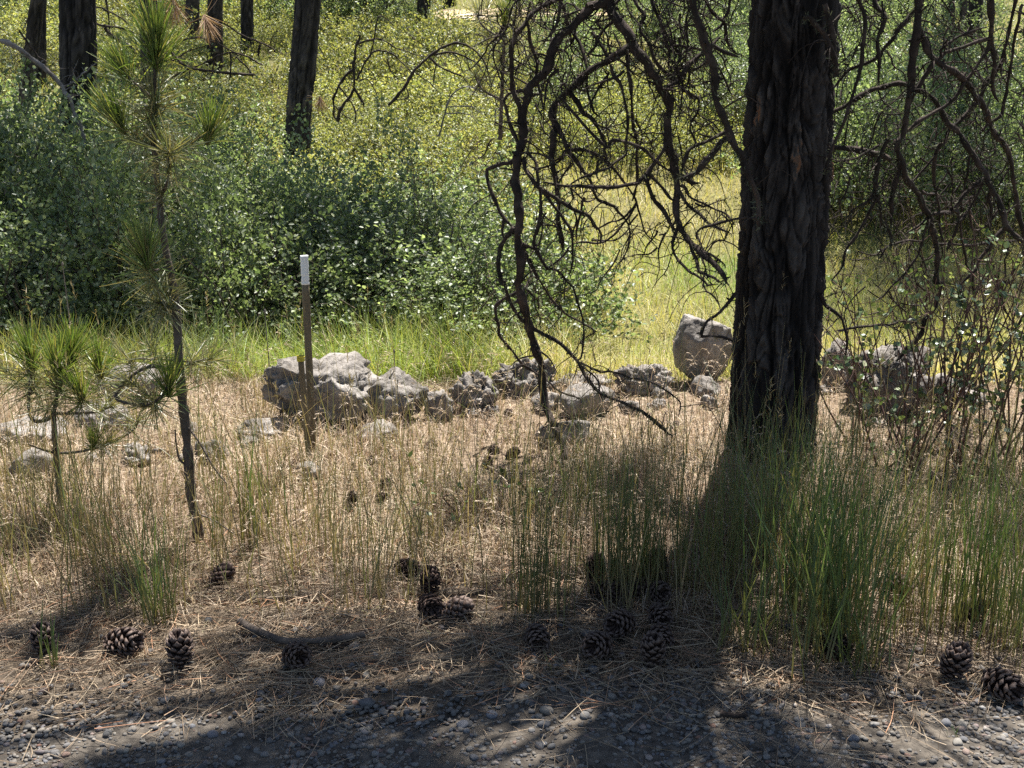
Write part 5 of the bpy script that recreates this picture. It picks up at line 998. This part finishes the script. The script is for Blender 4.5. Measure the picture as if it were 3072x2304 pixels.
clump(2240, 1950, 60, .34, .05, .72, 'loose grass tuft leaning left of the largest clump', 4, (.003, .006), .3, .15)
clump(2960, 1880, 190, .70, .10, .92, 'tall green grass clump near the right edge', 5, (.003, .0055), .12, .07)
clump(3050, 1960, 90, .45, .08, .8, 'grass clump cut by the right edge', 6)
clump(2780, 1900, 70, .55, .07, .7, 'thin grass tuft left of the right edge clump', 7)
clump(1610, 1850, 110, .58, .045, .75, 'narrow upright green grass clump above the lone round cone', 8, (.002, .004), .1, .08)
clump(1840, 1800, 110, .64, .05, .7, 'upright grass clump growing out of the cone heap', 9, (.002, .0045), .1, .08)
clump(1930, 1790, 80, .6, .04, .65, 'grass clump between the cones on the heap right side', 10, (.002, .0045), .1, .1)
clump(2080, 1780, 140, .6, .10, .7, 'loose green grass clump right of the cone heap', 11)
clump(480, 1880, 46, .5, .03, .85, 'broad bladed green grass clump behind the upright cone', 12, (.003, .007), .16, .15)
clump(420, 1860, 40, .3, .05, .7, 'finer grass clump leaning left of the broad bladed one', 13, (.002, .004), .35, .25)
clump(158, 2010, 9, .22, .012, .9, 'lone green grass blades in front of the far left cone', 14, (.004, .008), .1, .1)
clump(760, 1640, 30, .55, .03, .6, 'thin green grass clump right of the sapling foot', 15, (.003, .006), .12, .1)
clump(90, 1640, 70, .52, .08, .45, 'olive grass clump at the far left behind the cones', 16)
clump(290, 1700, 60, .55, .06, .5, 'olive grass clump between the two sapling feet', 17)
clump(1260, 1640, 60, .44, .06, .4, 'dark stemmed dry grass clump left of the hanging branch', 18)
clump(1050, 1680, 40, .4, .07, .35, 'sparse dry grass clump below the stakes', 19)
clump(1750, 1560, 90, .44, .08, .6, 'grass clump below the foot of the hanging branch', 20)
clump(2300, 1660, 170, .6, .12, .7, 'grass clump veiling the foot of the big trunk', 21)
clump(780, 1240, 60, .34, .05, .15, 'pale dry bunch grass left of the two humped boulder', 22, (.002, .004), .25, .25)
clump(2700, 1700, 80, .4, .14, .55, 'thin mixed grass between trunk and right edge', 23)
clump(2862, 2215, 14, .05, .012, .9, 'tiny yellow green seedling on the gravel at lower right', 24, (.002, .004), .6, .2)
clump(1660, 2010, 16, .06, .015, .95, 'tiny green sprout on the litter below the lone round cone', 25, (.002, .004), .5, .2)

# meadow grass behind the boulders and up the slope
N = 150000; x, y = scatter(N, 5.6, 34, .56, .5, 1.15); u = uof(x, y)
inthick = (u < 1500) & (y > 7.2) & (y < 10); k = g.random(N) < np.where(inthick, .25, 1) * np.where((y < 7.4) | (u > 1450) | (y > 9), 1, .6); x, y, u = x[k], y[k], u[k]; N = len(x)
lush = smooth(6.9, 6.2, y) if False else (1 - smooth(6.6, 7.6, y))
h = g.uniform(.10, .24, N) * (1 + .3 * wob(x, y, 1.1)) * (1 + .9 * lush * (u < 1750)); wd = g.uniform(.0028, .005, N) * np.clip(y / 7.5, 1, 3.2)
P = np.stack([x, y, gz(x, y) - .01], 1); V, Q, t = blades(P, h, wd, np.abs(g.normal(size=N)) * .35, np.abs(g.normal(size=N)) * .7, 2, g)
kk = .42 - .10 * smooth(1500, 1700, u) * (y < 12) + .30 * wob(x, y, .9, 4) + .22 * g.normal(size=N) + .12 * lush * (u < 1500); gl = np.exp(-(((x - 1.72) / .5) ** 2 + ((y - 9.0) / .7) ** 2)); kk = np.clip(kk + .6 * gl, 0, 1)
link('meadow_grass', mesh('meadow_grass', V, Q, mats=[M['meadow']], attrs={'k': np.repeat(kk, 6)}), kind='stuff', label='sunlit yellow green grass behind the boulders and up the slope', cat='meadow grass')
# pale single stalks rising in front of the thicket
for (u, v0, v1, Y, lab) in [(188, 1150, 798, 5.6, 'single tall pale stalk in front of the dark left thicket'), (795, 1330, 940, 5.0, 'single tall pale stalk left of the stakes'), (1182, 1330, 1060, 5.0, 'thin dark stalk in front of the overhung boulder')]:
    b = px(u, v1, Y); z0 = float(gz(b[0], Y)); Pp = catmull([(b[0] + .01, Y, z0), (b[0] + .004, Y, (z0 + b[2]) / 2), (b[0], Y, b[2])], 16); V, Q = tube(Pp, np.linspace(.0032, .002, 16), 5); mb = MB(); mb.add(V, Q)
    V, Q = tube(np.array([b, b + [0, 0, .012], b + [0, 0, .022]]), np.array([.004, .006, .001]), 6); mb.add(V, Q); link('dry_stalk', mb.mesh('dry_stalk', [M['greywood']]), None, (0, 0, 0), lab, 'stalk')
# broad lush bunches behind the boulders
for k, (u, v) in enumerate([(1130, 1060), (1240, 1070), (1330, 1050), (1000, 1040), (720, 1120), (860, 1050), (1420, 1060), (640, 1150)]):
    clump(u, v, 110, .5, .12, .62 if k % 2 else .5, 'lush arching grass bunch %s' % ['behind the two humped boulder', 'behind the overhung boulder', 'behind the small gap rock', 'right behind the stakes', 'left of the pale dry bunch', 'between stakes and thicket', 'behind the jagged dark rock', 'right of the tall sapling'][k], 60 + k, (.003, .0055), .4, .45)['group'] = 'arching grass bunches'
